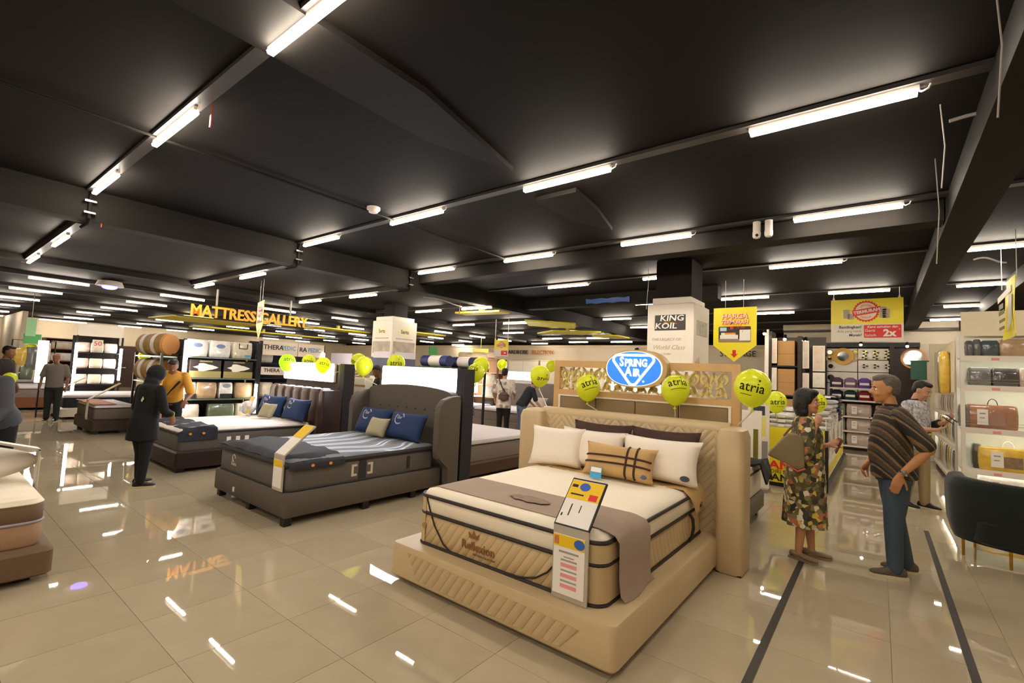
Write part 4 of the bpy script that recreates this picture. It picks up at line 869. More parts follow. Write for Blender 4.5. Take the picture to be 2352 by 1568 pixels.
for x, y in ((-.68, -.08), (-.38, -.3), (.38, -.3), (.62, -.05), (-.55, .33)): obj('leg', G().tube([(x, y, .22), (x, y, 0)], [.014, .011], 10), M_gold, t)

# ================================================================== PROMOTION COUNTER
M_promo = mat('promo_yellow', '#e6d41f', .45, var=.02)
t = thing('promotion_counter', 'yellow fronted promotion counter with white poster side, behind the woman', 'counter', (-1.04, 8.7, 0))
obj('front_panel', G().box(-.43, .4, 0, .03, .07, .94), M_promo, t)
obj('body', G().box(-.42, .385, .03, 3.1, .1, .93).box(.15, .385, 3.1, 4.6, .1, .93), M_white, t); obj('kick', G().box(-.4, .4, .05, 3.1, 0, .1).box(.16, .4, 3.1, 4.6, 0, .1), M_black, t)
obj('corner_post', G().box(.385, .43, -.02, .03, .02, .95), M_black, t); obj('side_rail', G().box(.385, .43, .03, 4.6, .08, .14), M_black, t)
text('AN', .17, M_red, XZ(-.21, -.002, .335), t, bold=.006, sx=1.3); text('DIRI MU', .09, M_ink, XZ(-.2, -.002, .235), t, sx=.9); text('GANT', .15, M_ink, XZ(-.22, -.002, .14), t, bold=.004, sx=1.2)
obj('red_mark', G().prism([(-.12, .6), (.02, .52), (.05, .4), (-.02, .48)], 0, .003, XZ(0, -.002, 0)), M_red, t)
for k in range(4):
    y0 = .1+1.1*k
    obj('side_poster', G().box(.386, .391, y0, y0+1.02, .2, 1.12), M_paper, t); obj('poster_foot', G().box(.391, .394, y0, y0+1.02, .2, .34), M_promo, t)
    g = G()
    for i in range(4): g.box(.391, .393, y0+.2+.16*i, y0+.28+.16*i, .45+.12*(i % 2), .8+.08*(i % 3))
    obj('poster_print', g, M_grey, t)
M_bagg = mat('bedding_grey', '#c9c6c6', .35, var=.2, vscale=7, bump=.3, bscale=10); M_bagd = mat('bedding_navy', '#30344a', .25, var=.35, vscale=10, bump=.3, bscale=10)
def soft_block(w, d, h, n=4):
    return stack(w, d, min(w, d)*.2, [(0, .03), (.02, .0), (h*.5, -.012), (h*.85, .005), (h, .05)], n)
bl = (('stack of folded grey bedding at the near left of the yellow counter', -1.25, 8.92, .36, .3, 3, M_bagg), ('stack of silver bedding packs on the yellow counter behind the woman', -.82, 9.1, .4, .34, 4, M_bagg), ('second stack of silver bedding packs on the yellow counter', -.85, 9.8, .42, .5, 5, M_bagg), ('third stack of silver bedding packs on the yellow counter', -.85, 10.7, .44, .6, 6, M_bagg), ('navy wrapped bedding stack at the far end of the yellow counter', -.82, 11.9, .4, .7, 7, M_bagd), ('pale bedding stack behind on the yellow counter, left side', -1.25, 9.9, .36, .5, 4, M_bagg))
for lab, x, y, w, d, n, m in bl:
    for k in range(n):
        q = thing('bedding_pack', '%s, %s' % (lab, ('bottom pack', 'second pack up', 'third pack up', 'fourth pack up', 'fifth pack up', 'sixth pack up', 'top pack')[k] if k < n-1 else lab+', top pack') if False else '%s (%s)' % (lab, ('lowest', 'second from below', 'third from below', 'fourth from below', 'fifth from below', 'sixth from below', 'seventh from below')[k]), 'bedding', (x+random.uniform(-.02, .02), y, .93+.075*k), random.uniform(-.05, .05))
        obj('pack', soft_block(w, d, .074), m, q); obj('paper_band', G().box(-.05, .05, -d/2-.014, -d/2-.004, .015, .06), M_paper, q)

# ================================================================== SHELVING
def shelf_unit(name, label, loc, rz, w, d, h, levels, mf, ms, post=.035, back=None, lip=0, lipm=None, strip=None, cat='shelf'):
    """local: front faces -Y, x from 0..w, y from 0..d"""
    t = thing(name, label, cat, loc, rz)
    for x in (0, w-post):
        for y in (0, d-post): obj('post', G().box(x, x+post, y, y+post, 0, h), mf, t)
    for z in levels:
        s_ = obj('shelf', G().box(.004, w-.004, .004, d-.004, z-.025, z), ms, t)
        if lip: obj('price_rail', G().box(0, w, -.018, 0, z-lip+.01, z+.012), lipm or ms, s_)
    if back: obj('back_panel', G().box(0, w, d-.012, d, .05, h), back, t)
    if strip:
        for x in strip: obj('light_strip', G().box(x, x+.03, -.035, -.004, h*.25, h*.97), M_strip, t)
    return t
M_plast = [mat('pack_%s' % n_, c, .22, var=.35, vscale=9, bump=.35, bscale=11, coat=.6) for n_, c in (('tan', '#b79a78'), ('grey', '#6d6c6c'), ('charcoal', '#4a4744'), ('slate', '#4f5b63'), ('cream', '#d8cfbd'), ('yellow', '#d9b545'), ('brown', '#a5775a'), ('white', '#e3dedb'), ('pinkgrey', '#b8a59b'), ('green', '#6f7d66'))]
PK = dict(zip(('tan', 'grey', 'charcoal', 'slate', 'cream', 'yellow', 'brown', 'white', 'pinkgrey', 'green'), M_plast))
def pack(label, loc, w, h, d, m, rz=0, tilt=0, handle=False, card=True, photo=None, group=None, cat='bedding pack', cardm=None):
    """soft plastic bedding bag standing upright, front faces -Y"""
    t = thing('bedding_bag', label, cat, loc, rz, group); t.rotation_euler = (tilt, 0, rz)
    g = stack(w, d, min(.035, d*.3), [(0, .012), (.015, 0), (h*.3, -.01), (h*.6, -.012), (h*.93, -.002), (h, .014)], 3)
    obj('bag', g, m, t)
    if card: obj('label_card', G().box(-w*.3, -w*.08, -d/2-.022, -d/2-.012, h*.16, h*.8), cardm or M_paper, t)
    if card: obj('card_print', G().box(-w*.25, -w*.13, -d/2-.024, -d/2-.022, h*.6, h*.65).box(-w*.25, -w*.15, -d/2-.024, -d/2-.022, h*.42, h*.46), M_grey, t)
    if photo: obj('label_photo', G().box(-w*.07, w*.25, -d/2-.022, -d/2-.012, h*.16, h*.62), photo, t)
    if handle: obj('handle', G().tube([(w*.1*math.cos(PI*k/10)*1.0+.02, 0, h-.005+.1*math.sin(PI*k/10)) for k in range(11)], .006, 6), M_paper if handle == 1 else M_ink, t)
    return t
M_shw = mat('shelf_white', '#e9e6dc', .45); M_shb = mat('shelf_back', '#dfe3d6', .6); M_ph = mat('photo_bedroom', '#8a7258', .5, var=.6, vscale=22)
# right gondola facing the camera
gx, gy = 1.02, 10.3
t = shelf_unit('display_rack', 'white shelf rack of packaged bedding behind the green chair, front side', (gx, gy, 0), 0, 2.2, .5, 2.53, (.13, .45, 1.08, 1.74, 2.2), M_shw, M_shw, .05, M_shb, .085, M_white)
for z in (.45, 1.08, 1.74, 2.2): obj('shelf_light', G().box(.1, 2.1, .1, .13, z-.05, z-.03), M_shelfled, t)
for z in (1.08, 1.74): obj('wire_guard', G().box(.05, 2.15, -.004, .0, z+.06, z+.065).box(.05, 2.15, -.004, 0, z+.1, z+.105), M_chrome, t)
tag(obj('header_board', G().box(gx+.03, gx+2.3, gy+.1, gy+.14, 2.53, 2.92), mat('header_cream', '#ece0c4', .6)), 'cream header board on top of the white bedding rack', 'board')
rail = lambda z: [obj('price_tag', G().box(x, x+.09, -.022, -.018, z-.06, z-.02), M_pink, t) for x in (.35, 1.0)]
for z in (.45, 1.08, 1.74, 2.2): rail(z)
sp = [('grey', .09), ('grey', .09), ('slate', .2), ('tan', .32), ('cream', .1), ('slate', .3), ('brown', .3)]; x = gx+.08
for k, (c_, w) in enumerate(sp):
    pack('%s pack on the top shelf of the white rack, %s from the aisle' % ({'grey': 'slim grey', 'slate': 'slate blue', 'tan': 'wide tan', 'cream': 'slim cream', 'brown': 'red brown'}[c_], ordn[k]), (x+w/2, gy+.22, 2.2), w*.95, .26+.02*(k % 2), .22, PK[c_], card=False); x += w
x = gx+.1
for k, (c_, w) in enumerate((('grey', .27), ('charcoal', .3), ('pinkgrey', .1), ('slate', .3), ('grey', .3))):
    pack('%s patterned bedding pack on the second shelf of the white rack, %s' % ({'grey': 'grey', 'charcoal': 'dark charcoal', 'pinkgrey': 'slim taupe', 'slate': 'slate'}[c_], ('next to the aisle', 'second in', 'third in', 'fourth in', 'fifth in')[k]), (x+w/2, gy+.2, 1.74), w*.96, .29, .2, PK[c_], card=False, tilt=-.08); x += w
pack('brown bedding bag with white card on the third shelf of the white rack', (gx+.36, gy+.16, 1.08), .56, .37, .16, PK['brown'], handle=2, photo=mat('photo_blush', '#a88070', .5, var=.3, vscale=8), tilt=-.05)
pack('grey bedding bag turned sideways beside the brown one on the white rack', (gx+.05, gy+.2, 1.08), .1, .36, .3, PK['grey'], card=False)
pack('yellow floral bedding bag with white handle on the fourth shelf of the white rack', (gx+.52, gy+.16, .45), .62, .36, .18, PK['yellow'], handle=1, photo=M_ph, tilt=-.05)
pack('dark grey bedding bag behind the yellow floral one on the white rack', (gx+.2, gy+.3, .45), .1, .38, .2, PK['charcoal'], card=False)
pack('white bedding bag on the lowest shelf behind the green chair', (gx+.5, gy+.2, .13), .6, .24, .2, PK['white'], card=True)
# aisle side of the gondola
t = shelf_unit('display_rack', 'white shelf rack along the aisle, full of shiny bedding packs, behind the man with phone', (1.0, 14.5, 0), -PI/2, 3.66, .4, 1.62, (.12, .72, 1.24), M_shw, M_shw, .05, M_shb, .06, M_white)
obj('kick', G().box(0, 3.66, .01, .05, 0, .1), M_black, t)
for z in (.72, 1.24): obj('shelf_light', G().box(.1, 3.5, .1, .13, z-.05, z-.03), M_shelfled, t)
k = 0
for z, hh in ((.12, .46), (.72, .4), (1.24, .34)):
    for i in range(9):
        c_ = ('tan', 'white', 'pinkgrey', 'yellow', 'cream', 'grey')[(i*2+int(z*10)) % 6]
        pack('shiny %s pack on the %s shelf of the aisle rack, %s from the near end' % ({'pinkgrey': 'blush'}.get(c_, c_), {.12: 'bottom', .72: 'middle', 1.24: 'top'}[z], ordn[i]), (1.17, 11.05+.4*i, z), .38, hh, .2, PK[c_], rz=-PI/2, tilt=0, card=False, group='bedding packs along the aisle rack'); k += 1
tag(obj('cream_panel', G().box(1.0, 1.05, 10.86, 14.4, 1.62, 2.5).bevel(.006, 1), mat('panel_cream', '#e2d6ba', .6)), 'plain cream panel above the aisle side rack', 'panel')
tag(obj('wall_panel', G().box(.95, 1.4, 14.9, 15.0, 0, 2.75).bevel(.006, 1), mat('panel_cream', '#e2d6ba', .6)), 'tall cream panel at the far end of the aisle rack', 'panel')
pack('yellow and white hanging comforter on the cream panel', (.93, 11.6, 1.6), .5, .75, .12, PK['yellow'], rz=-PI/2, card=False)
tag(obj('teal_towel', G().box(.62, .92, 15.2, 15.25, 1.9, 2.35).bevel(.012, 2).box(.6, 1.0, 15.21, 15.24, 2.34, 2.37).box(.97, 1.0, 15.0, 15.24, 2.34, 2.37), mat('teal_cloth', '#4a7468', .8, bump=.3, bscale=40)), 'teal towel hanging on the cream panel beyond the man with phone', 'towel')
tag(obj('clear_pack', G().box(.66, .9, 15.1, 15.18, 1.2, 1.75).bevel(.03, 2).box(.8, .96, 15.0, 15.1, 1.7, 1.73), PK['grey']), 'silver plastic pack hanging under the teal towel', 'pack')

# ---- back partition display
t = thing('display_wall', 'black display wall with mirrors and towels at the end of the aisle', 'display', (-.75, 16.2, 0))
obj('slat_panel', G().box(-1.65, 1.6, .15, .25, 0, 2.86), M_wood, t); obj('top_beam', G().box(-1.65, 1.6, -.1, .15, 2.76, 2.88), M_black, t)
for x in (-.53, .98): obj('side_post', G().box(x, x+.1, -.15, .15, 0, 2.8), M_wood, t)
for k, (z0, z1) in enumerate(((2.42, 2.72), (2.08, 2.4), (1.76, 2.06), (1.4, 1.74))):
    obj('mirror_board', G().box(-.42, .28, -.02, .14, z0, z1), M_white, t); obj('mirror_board', G().box(.3, .96, -.02, .14, z0, z1), M_white, t)
M_mir = mat('mirror_glass', '#cfd3d3', .06, metal=1, var=0); M_gfr = mat('gold_frame', '#d9a94a', .4)
def mirror(label, x, z, r, rf, m, y=16.17):
    q = thing('round_mirror', label, 'mirror', (x, y, z)); obj('frame', G().lathe([(r, 0), (rf, .0), (rf, .03), (rf*.98, .045), (r, .03)], 24, XZ(0, 0, 0)), m, q)
    obj('glass', G().prism([(r*math.cos(a*PI/12), r*math.sin(a*PI/12)) for a in range(24)], .031, .036, XZ(0, 0, 0)), M_mir, q)
mirror('large round mirror with wide gold frame on the display wall', -.79, 2.5, .13, .24, M_gfr)
mirror('small gold rimmed mirror at top left of the display wall', -1.1, 2.62, .05, .09, M_gfr); mirror('small gold rimmed mirror under the top left one', -1.1, 2.44, .05, .09, M_gfr)
mirror('small round mirror right of the large gold one, upper', -.52, 2.62, .05, .075, M_gfr); mirror('small round mirror right of the large gold one, lower', -.52, 2.45, .05, .075, M_gfr)
mirror('large round mirror with light wooden frame at the right of the display wall', .72, 2.47, .22, .27, mat('peach_frame', '#e0a36a', .4), 16.345)
mirror('small round mirror on the second board of the display wall, left', -1.08, 2.22, .06, .08, M_white); mirror('small round mirror on the third board of the display wall, left', -1.08, 1.9, .07, .09, M_grey)
fl = 0
for row, z in enumerate((2.61, 2.48, 2.24)):
    for k in range(3):
        q = thing('flower_mirror', 'petal shaped mirror on the display wall, %s row, %s' % (('top', 'second', 'third')[row], ('left', 'middle', 'right')[k]), 'mirror', (-.3+.24*k, 16.165, z))
        for a in range(6): obj('petal', G().prism([(.03*math.cos(b*PI/4)+.045*math.cos(a*PI/3), .02*math.sin(b*PI/4)+.045*math.sin(a*PI/3)) for b in range(8)], 0, .012, XZ(0, 0, 0)), M_ink if (a+row) % 2 == 0 else M_chrome, q)
        obj('centre', G().prism([(.02*math.cos(b*PI/4), .02*math.sin(b*PI/4)) for b in range(8)], .012, .02, XZ(0, 0, 0)), M_mir, q)
M_spot = mat('spot_glow', '#fff0d8', emit=16, var=0)
for k, (x, y, z) in enumerate(((-.38, 15.75, 2.8), (.58, 15.75, 2.76), (-1.68, 12.2, 2.66), (-1.28, 12.2, 2.6), (-2.0, 11.66, 2.74))):
    q = thing('spot_lamp', 'small black spot lamp, %s' % ('over the middle of the display wall', 'over the round wooden mirror', 'over the box shelf, left', 'over the box shelf, right', 'at the top of the black box shelf post')[k], 'lamp', (x, y, z))
    obj('head', G().cyl((0, 0, .0), (0, .06, .09), .035, n=12), M_black, q); obj('bulb', G().ball((0, -.004, -.004), .032, 10, 7), M_spot, q); obj('arm', G().tube([(0, .06, .09), (0, .2, .08), (0, .36, .04)], .008, 6), M_black, q)
# towel shelf and pack shelf below
t = shelf_unit('pack_shelf', 'low black shelf of flat bedding packs at the end of the aisle', (-1.05, 15.4, 0), 0, 1.35, .45, 1.95, (.12, .5, .88, 1.3, 1.62), M_black, M_white, .04, None, .04, M_white)
for z, row in ((.12, 0), (.5, 1), (.88, 2)):
    for k, (x, w, c_) in enumerate(((-.87, .3, 'green'), (-.42, .52, 'pinkgrey'), (.08, .3, 'tan'))):
        pack('%s bedding pack on the low black shelf, %s shelf' % (('grey green', 'blush', 'tan')[k], ('bottom', 'middle', 'upper')[row]), (x, 15.55, z), w, .32, .16, PK[c_], tilt=-.12, cardm=M_paper)
for z, cols in ((1.3, (('navy', '#20263d'), ('teal', '#1c3f44'), ('red', '#8e2326'), ('crimson', '#97282a'))), (1.62, (('plum', '#5d4360'), ('mauve', '#8d7189'), ('purple', '#6c4a9c'), ('camel', '#b08a62')))):
    for k, (n_, c_) in enumerate(cols):
        q = thing('towel_roll', 'folded %s towels with white band on the black shelf' % n_, 'towels', (-.9+.3*k, 15.55, z)); h = .28 if z > 1.5 else .27
        obj('towels', stack(.28, .25, .1, [(0, .02), (.03, 0), (h*.8, 0), (h, .08)], 4), mat('towel_'+n_, c_, .9, bump=.4, bscale=50), q); obj('band', G().box(-.1, .1, -.135, -.124, .09, .15), M_paper, q)
# ---- box shelf on the left of the aisle
t = thing('box_shelf', 'tall black shelf with brown boxes and framed pictures, left of the aisle', 'shelf', (-2.02, 12.0, 0))
obj('white_post', G().box(-.02, .06, -.06, .0, 0, 2.86), M_white, t); obj('side_board', G().box(.06, .12, -.06, .5, 0, 2.82), M_wood, t)
for z in (.9, 1.4, 2.05): obj('shelf', G().box(.12, .66, .0, .5, z-.03, z), M_black, t)
obj('centre_post', G().box(.62, .7, -.05, .5, 0, 2.7), M_wood, t); obj('right_board', G().box(.7, .75, .0, .8, 0, 2.6), M_black, t); obj('back_board', G().box(.1, 1.1, .5, .55, 0, 2.72), M_wood, t)
M_card = mat('cardboard', '#b98d58', .7, var=.06)
for k, (z, h, n_) in enumerate(((2.05, .26, 'upper shelf, lower one'), (2.31, .3, 'upper shelf, top one'), (1.4, .28, 'middle shelf, lower one'), (1.68, .3, 'middle shelf, top one'), (.9, .42, 'lower shelf'))):
    q = thing('cardboard_box', 'brown cardboard box on the black shelf, %s' % n_, 'box', (-1.63, 12.2, z)); obj('carton', G().box(-.17, .17, -.17, .17, 0, h).bevel(.006, 1), M_card, q); obj('flap_line', G().box(-.17, .17, -.1715, -.17, h*.55, h*.56), mat('flap', '#94703f', .7), q)
M_art = [mat('art_%d' % k, c, .5, var=.35, vscale=7) for k, c in enumerate(('#dcc8b8', '#e8dcd0', '#cfc0b4', '#d8bfb8'))]
for k, (x, y, z, w, h, n_) in enumerate(((-1.86, 11.98, 2.1, .12, .56, 'upper left on the box shelf'), (-1.86, 11.98, 1.5, .12, .5, 'lower left on the box shelf'), (-1.25, 12.0, 2.0, .12, .6, 'right of the boxes, upper'), (-1.25, 12.0, 1.35, .12, .55, 'right of the boxes, lower'), (-1.02, 12.1, 1.95, .22, .55, 'far right of the box shelf, bright upper one'), (-1.02, 12.1, 1.6, .22, .32, 'far right of the box shelf, pink flower one'), (-1.02, 12.1, 1.15, .22, .42, 'far right of the box shelf, white blossom one'))):
    q = thing('picture_frame', 'light picture frame %s' % n_, 'picture', (x, y, z)); obj('frame', G().box(-w/2, w/2, -.02, 0, 0, h), M_white, q); obj('print', G().box(-w/2+.02, w/2-.02, -.024, -.02, .02, h-.02), M_art[k % 4], q)
# ---- poster stands between headboard and counter
t = thing('poster_stand', 'white standing poster with yellow block between the beige headboard and the counter', 'poster', (-1.42, 8.15, 0)); obj('board', G().box(-.2, .1, 0, .03, .05, 1.3), M_white, t); obj('yellow_block', G().box(-.06, .05, -.004, 0, .82, 1.12), mat('pale_yellow_print', '#e8dc6a', .5), t); obj('chair_print', G().box(-.08, .08, -.004, 0, .45, .75), M_grey, t); obj('foot', G().box(-.2, .1, -.12, .15, 0, .05), M_grey, t); obj('navy_print', G().box(-.12, .04, -.004, 0, 1.14, 1.28), mat('tag_navy', '#31384a', .5), t)
t = thing('display_board', 'white board with dark product rows seen right of the carved screen', 'board', (-1.36, 7.2, 0)); obj('board', G().box(-.16, .1, 0, .03, .4, 1.25), M_white, t); obj('product_print', G().box(.0, .06, -.004, 0, .6, 1.0), mat('olive_ink', '#6f6a1c', .5), t); obj('leg', G().box(-.05, .0, 0, .05, 0, .4), M_grey, t)

# ================================================================== LEFT RACKS
XL = -11.2
t = shelf_unit('display_rack', 'black shelf rack of bagged pillows with bright light strips, behind the man in yellow', (XL, 3.5, 0), PI/2, 1.5, .7, 2.02, (.3, .78, 1.22, 1.66), M_black, mat('glass_shelf', '#5f6b62', .3), .05, M_ink, 0, None, None)
obj('light_strip', G().box(.02, .07, -.05, -.005, .55, 1.3), M_strip, t); obj('light_strip', G().box(.02, .07, -.05, -.005, 1.34, 1.98), M_strip, t); obj('light_strip', G().box(1.45, 1.495, -.05, -.005, .45, 1.1), M_strip, t)
RL = lambda y, z, x=XL-.2: (x, y, z)
for k, (y, c_) in enumerate(((3.78, 'white'), (4.22, 'white'), (4.68, 'cream'))):
    q = pack('white bedding pack with %s on the top shelf of the black rack' % ('blue oval, left one', 'blue oval, right one', 'dark handle')[k], RL(y, 1.665), .4, .36, .2, PK[c_], rz=PI/2, card=False)
    if k < 2: oval(.09, .045, XZ(.0, -.115, .24), mat('oval_slate', '#6c7fa8', .5), q)
    else: obj('handle', G().tube([(-.09, -.118, .33), (-.085, -.12, .22), (.085, -.12, .22), (.09, -.118, .33)], .009, 6), M_ink, q); obj('blue_label', G().box(.05, .16, -.118, -.112, .04, .08), mat('sky_blue', '#49a9e0', .5), q)
for k, y in enumerate((3.95, 4.6)):
    q = thing('pillow_box', 'dark pillow box with white cloud label on the second shelf of the black rack, %s' % ('left', 'right')[k], 'box', RL(y, 1.225), PI/2); obj('box', G().box(-.3, .3, -.15, .15, 0, .38).bevel(.01, 1), mat('box_dark', '#2c2522', .5), q); obj('olive_base', G().box(-.3, .3, -.155, -.15, .0, .14), mat('olive_pack', '#a5995f', .5), q)
    obj('cloud_label', G().prism([((.2+.04*math.cos(a*PI/4*2))*math.cos(a*PI/12), .22+(.075+.02*math.cos(a*PI/4))*math.sin(a*PI/12)) for a in range(24)], 0, .006, XZ(0, -.155, 0)), M_paper, q); obj('gold_print', G().box(-.12, .12, -.155, -.15, .33, .36), mat('gold_ink', '#a8925a', .4), q)
for k, (y, w, c_, lab) in enumerate(((3.7, .24, 'white', 'white pack with grey oval at left'), (4.02, .38, 'tan', 'tan pack beside it'), (4.4, .26, 'white', 'white pack with dark oval, middle'), (4.78, .36, 'tan', 'tan pack at right'))):
    q = pack('%s on the third shelf of the black rack' % lab, RL(y, .785), w, .34, .2, PK[c_], rz=PI/2, card=False)
    if c_ == 'white': oval(.08, .045, XZ(.0, -.115, .27), mat('oval_grey', '#8d93a5', .5), q); obj('dark_foot', G().box(-.12, .12, -.118, -.108, .0, .1), M_ink, q)
for k, y in enumerate((3.75, 4.35, 4.8)): pack('%s on the lowest shelf of the black rack' % ('pale bag with black window', 'olive pack with dark band', 'cream pack by the light strip')[k], RL(y, .305), .5 if k == 1 else .32, .36, .2, PK[('cream', 'green', 'cream')[k]], rz=PI/2, card=False)
t = shelf_unit('display_rack', 'navy shelf rack with white brand headers, right of the black rack', (XL-.05, 5.02, 0), PI/2, 1.62, .6, 2.1, (.3, .8, 1.25, 1.6), M_black, M_black, .06, mat('navy_back', '#1c2438', .6), 0)
for k, (x0, w_, wd) in enumerate(((.06, .82, 'THERAPEDIC'), (.9, .68, 'RAPEDIC'))):
    obj('header', G().box(x0, x0+w_, -.03, 0, 1.78, 2.1), mat('header_white', '#e9dcd0', .5), t)
text('THERA', .15, mat('ink_navy', '#2c3040', .5), XZ(.3, -.032, 1.96), t, bold=.003); text('PEDIC', .15, mat('ink_blue', '#6fa3cf', .5), XZ(.66, -.032, 1.96), t, bold=.002, sx=.85)
text('RA', .15, mat('ink_navy', '#2c3040', .5), XZ(1.02, -.032, 1.95), t, bold=.003); text('PEDIC', .15, mat('ink_blue', '#6fa3cf', .5), XZ(1.32, -.032, 1.95), t, bold=.002, sx=.85)
obj('header', G().box(.06, .7, -.02, 0, 1.32, 1.5), mat('header_white', '#e9dcd0', .5), t); text('THERA', .12, mat('ink_navy', '#2c3040', .5), XZ(.3, -.022, 1.42), t, bold=.002)
obj('light_strip', G().box(1.56, 1.6, -.05, -.005, 1.3, 1.9), M_strip, t)
for k, (y, z, c_) in enumerate(((5.3, .8, 'cream'), (5.25, 1.605, 'white'), (5.8, 1.605, 'charcoal'), (5.7, .8, 'charcoal'), (6.2, .8, 'slate'))): pack('%s pack on the navy rack, %s' % (c_, ('lower left', 'under the header at left', 'under the header in the middle', 'lower middle', 'lower right')[k]), (XL-.3, y, z), .32, .24 if z > 1 else .34, .2, PK[c_], rz=PI/2, card=False)
# end cap with round cushions
t = shelf_unit('end_rack', 'glass shelf end rack with round cushions in clear plastic, left of the bright light strip', (-13.1, 3.17, 0), 0, 1.75, .32, 1.7, (.55, 1.1, 1.64), M_black, mat('green_glass', '#88a08c', .15), .04, mat('rack_back_brown', '#5c3b28', .6), 0)
M_cushb = mat('cushion_brown', '#a5824f', .6, var=.3, vscale=6); M_cushf = mat('cushion_face', '#d89a5c', .6, var=.1); M_cling = mat('clear_wrap', '#e8e4da', .08, var=.3, vscale=8, coat=1)
for k, (x, z) in enumerate(((-12.6, 1.645), (-11.9, 1.645), (-12.6, 1.105), (-11.95, 1.105), (-12.2, .555))):
    q = thing('round_cushion', 'round tan cushion in clear wrap, %s' % ('top shelf left', 'top shelf right', 'second shelf left', 'second shelf right', 'lowest shelf')[k], 'cushion', (x, 3.36, z), .5); r = .24
    Mx = frame((0, 0, r), (0, 1, 0), (0, 0, 1))
    obj('side', G().lathe([(r*.8, -.24), (r*.95, -.2), (r, 0), (r*.97, .12)], 20, Mx), M_cushb, q); obj('face', G().lathe([(r*.97, .12), (r*.9, .17), (r*.5, .19), (.01, .19)], 20, Mx), M_cushf, q)
    obj('wrap', G().lathe([(r*.6, -.3), (r*.83, -.242), (.01, -.31)], 16, Mx), M_cling, q); obj('band', G().lathe([(r*1.01, -.1), (r*1.012, -.02)], 20, Mx), M_paper, q)
# white-lit rack further left
t = shelf_unit('display_rack', 'black rack of white bedding with glowing side strips, left background', (-17.3, 2.88, 0), PI/2, 1.02, .5, 2.12, (.35, .78, 1.22, 1.66), M_black, M_black, .04, mat('rack_back_dark', '#2b2624', .6), 0)
obj('light_strip', G().box(-.02, .04, -.06, -.005, .5, 1.9), M_strip, t); obj('light_strip', G().box(.95, 1.0, -.06, -.005, .9, 1.8), M_strip, t); obj('header', G().box(0, 1.0, .0, .03, 2.12, 2.45), M_white, t); obj('promo_card', G().box(.33, .56, -.04, -.02, 1.8, 2.02), M_paper, t)
text('50', .18, M_red, XZ(.445, -.042, 1.91), t)
k = 0
for z in (.785, 1.225, 1.665):
    for y in (3.05, 3.35, 3.65):
        k += 1; pack('%s pack on the glowing strip rack at left, %s shelf, %s' % (('white', 'pink white', 'cream')[k % 3], {.785: 'lower', 1.225: 'middle', 1.665: 'top'}[z], {3.05: 'left', 3.35: 'middle', 3.65: 'right'}[y]), (-17.5, y, z), .28, .27, .2, PK[('white', 'pinkgrey', 'cream')[k % 3]], rz=PI/2, card=False)
t = thing('lit_mirror', 'tall glowing white light panel at far left beside the man in black', 'light panel', (-16.4, 2.13, .85)); obj('case', G().box(-.04, 0, -.1, .1, 0, 1.05), M_white, t); obj('lit_face', G().box(0, .01, -.085, .085, .02, 1.03), M_strip, t); obj('stand', G().box(-.03, -.01, -.015, .015, -.85, 0), M_black, t)
t = thing('wardrobe', 'reddish brown open wardrobe with bedding in the left background', 'wardrobe', (-22.2, 3.3, 0)); M_rb = mat('red_brown_wood', '#7a452c', .5)
for y in (-.4, .55): obj('side', G().box(-.3, .3, y-.04, y, 0, 2.1), M_rb, t)
obj('back', G().box(-.32, -.3, -.4, .55, 0, 2.1), M_rb, t)
for z in (.9, 1.35, 1.75, 2.1): obj('shelf', G().box(-.3, .3, -.4, .55, z-.03, z), M_rb, t)
for k, z in enumerate((.9, 1.35, 1.75)): pack('pale bedding in the reddish brown wardrobe, %s shelf' % ('lower', 'middle', 'upper')[k], (-22.1, 3.38, z), .7, .26, .3, PK[('green', 'white', 'cream')[k]], rz=PI/2, card=False)
for k, (y, z, c_, h) in enumerate(((2.2, 1.2, 'yellow', .5), (2.45, 1.05, 'grey', .7), (2.7, 1.3, 'cream', .6), (2.35, .75, 'green', .4))): pack('%s garment hanging at far left, %s' % (c_, ('first', 'second', 'third', 'lower one')[k]), (-20.6, y, z), .28, h, .1, PK[c_], rz=PI/2, card=False)
tag(obj('clothes_rail', G().tube([(-20.6, 2.0, 0), (-20.6, 2.0, 1.95), (-20.6, 2.95, 1.95), (-20.6, 2.95, 0)], .02, 6), M_black), 'black clothes rail at far left', 'rail')
# centre background
t = shelf_unit('display_rack', 'brown rack with white cushions and bright strips behind the couple', (-11.7, 11.9, 0), 0, 1.9, .45, 2.05, (.35, .8, 1.2, 1.6), M_rb, M_white, .05, mat('rack_back_warm', '#8f6a4c', .6), 0)
obj('light_strip', G().box(.86, .9, -.05, -.005, .7, 1.45), M_strip, t); obj('light_strip', G().box(1.0, 1.06, -.05, -.005, .9, 1.95), M_strip, t)
for k in range(6): pack('%s cushion on the brown rack behind the couple, %s' % (('white', 'dark', 'cream')[k % 3], ('bottom left', 'bottom right', 'middle left', 'middle right', 'top left', 'top right')[k]), (-11.3+1.05*(k % 2), 12.1, (.355, .805, 1.205)[k//2]), .5, .34, .25, PK[('white', 'charcoal', 'cream')[k % 3]], card=False)
for k, (x, y, c1) in enumerate(((-9.5, 8.9, '#3a4278'), (-9.0, 9.5, '#2d3558'))):
    q = thing('rolled_mattress', ('rolled mattress in navy and white wrap above the grey headboard', 'second navy wrapped roll beside it, partly hidden')[k], 'rolled mattress', (x, y, 1.85)); obj('roll', G().cyl((-.5, 0, 0), (.5, 0, 0), .15, n=16), mat('roll_navy%d' % k, c1, .5), q); obj('white_band', G().cyl((-.18, 0, 0), (.25, 0, 0), .154, n=16), M_paper, q)
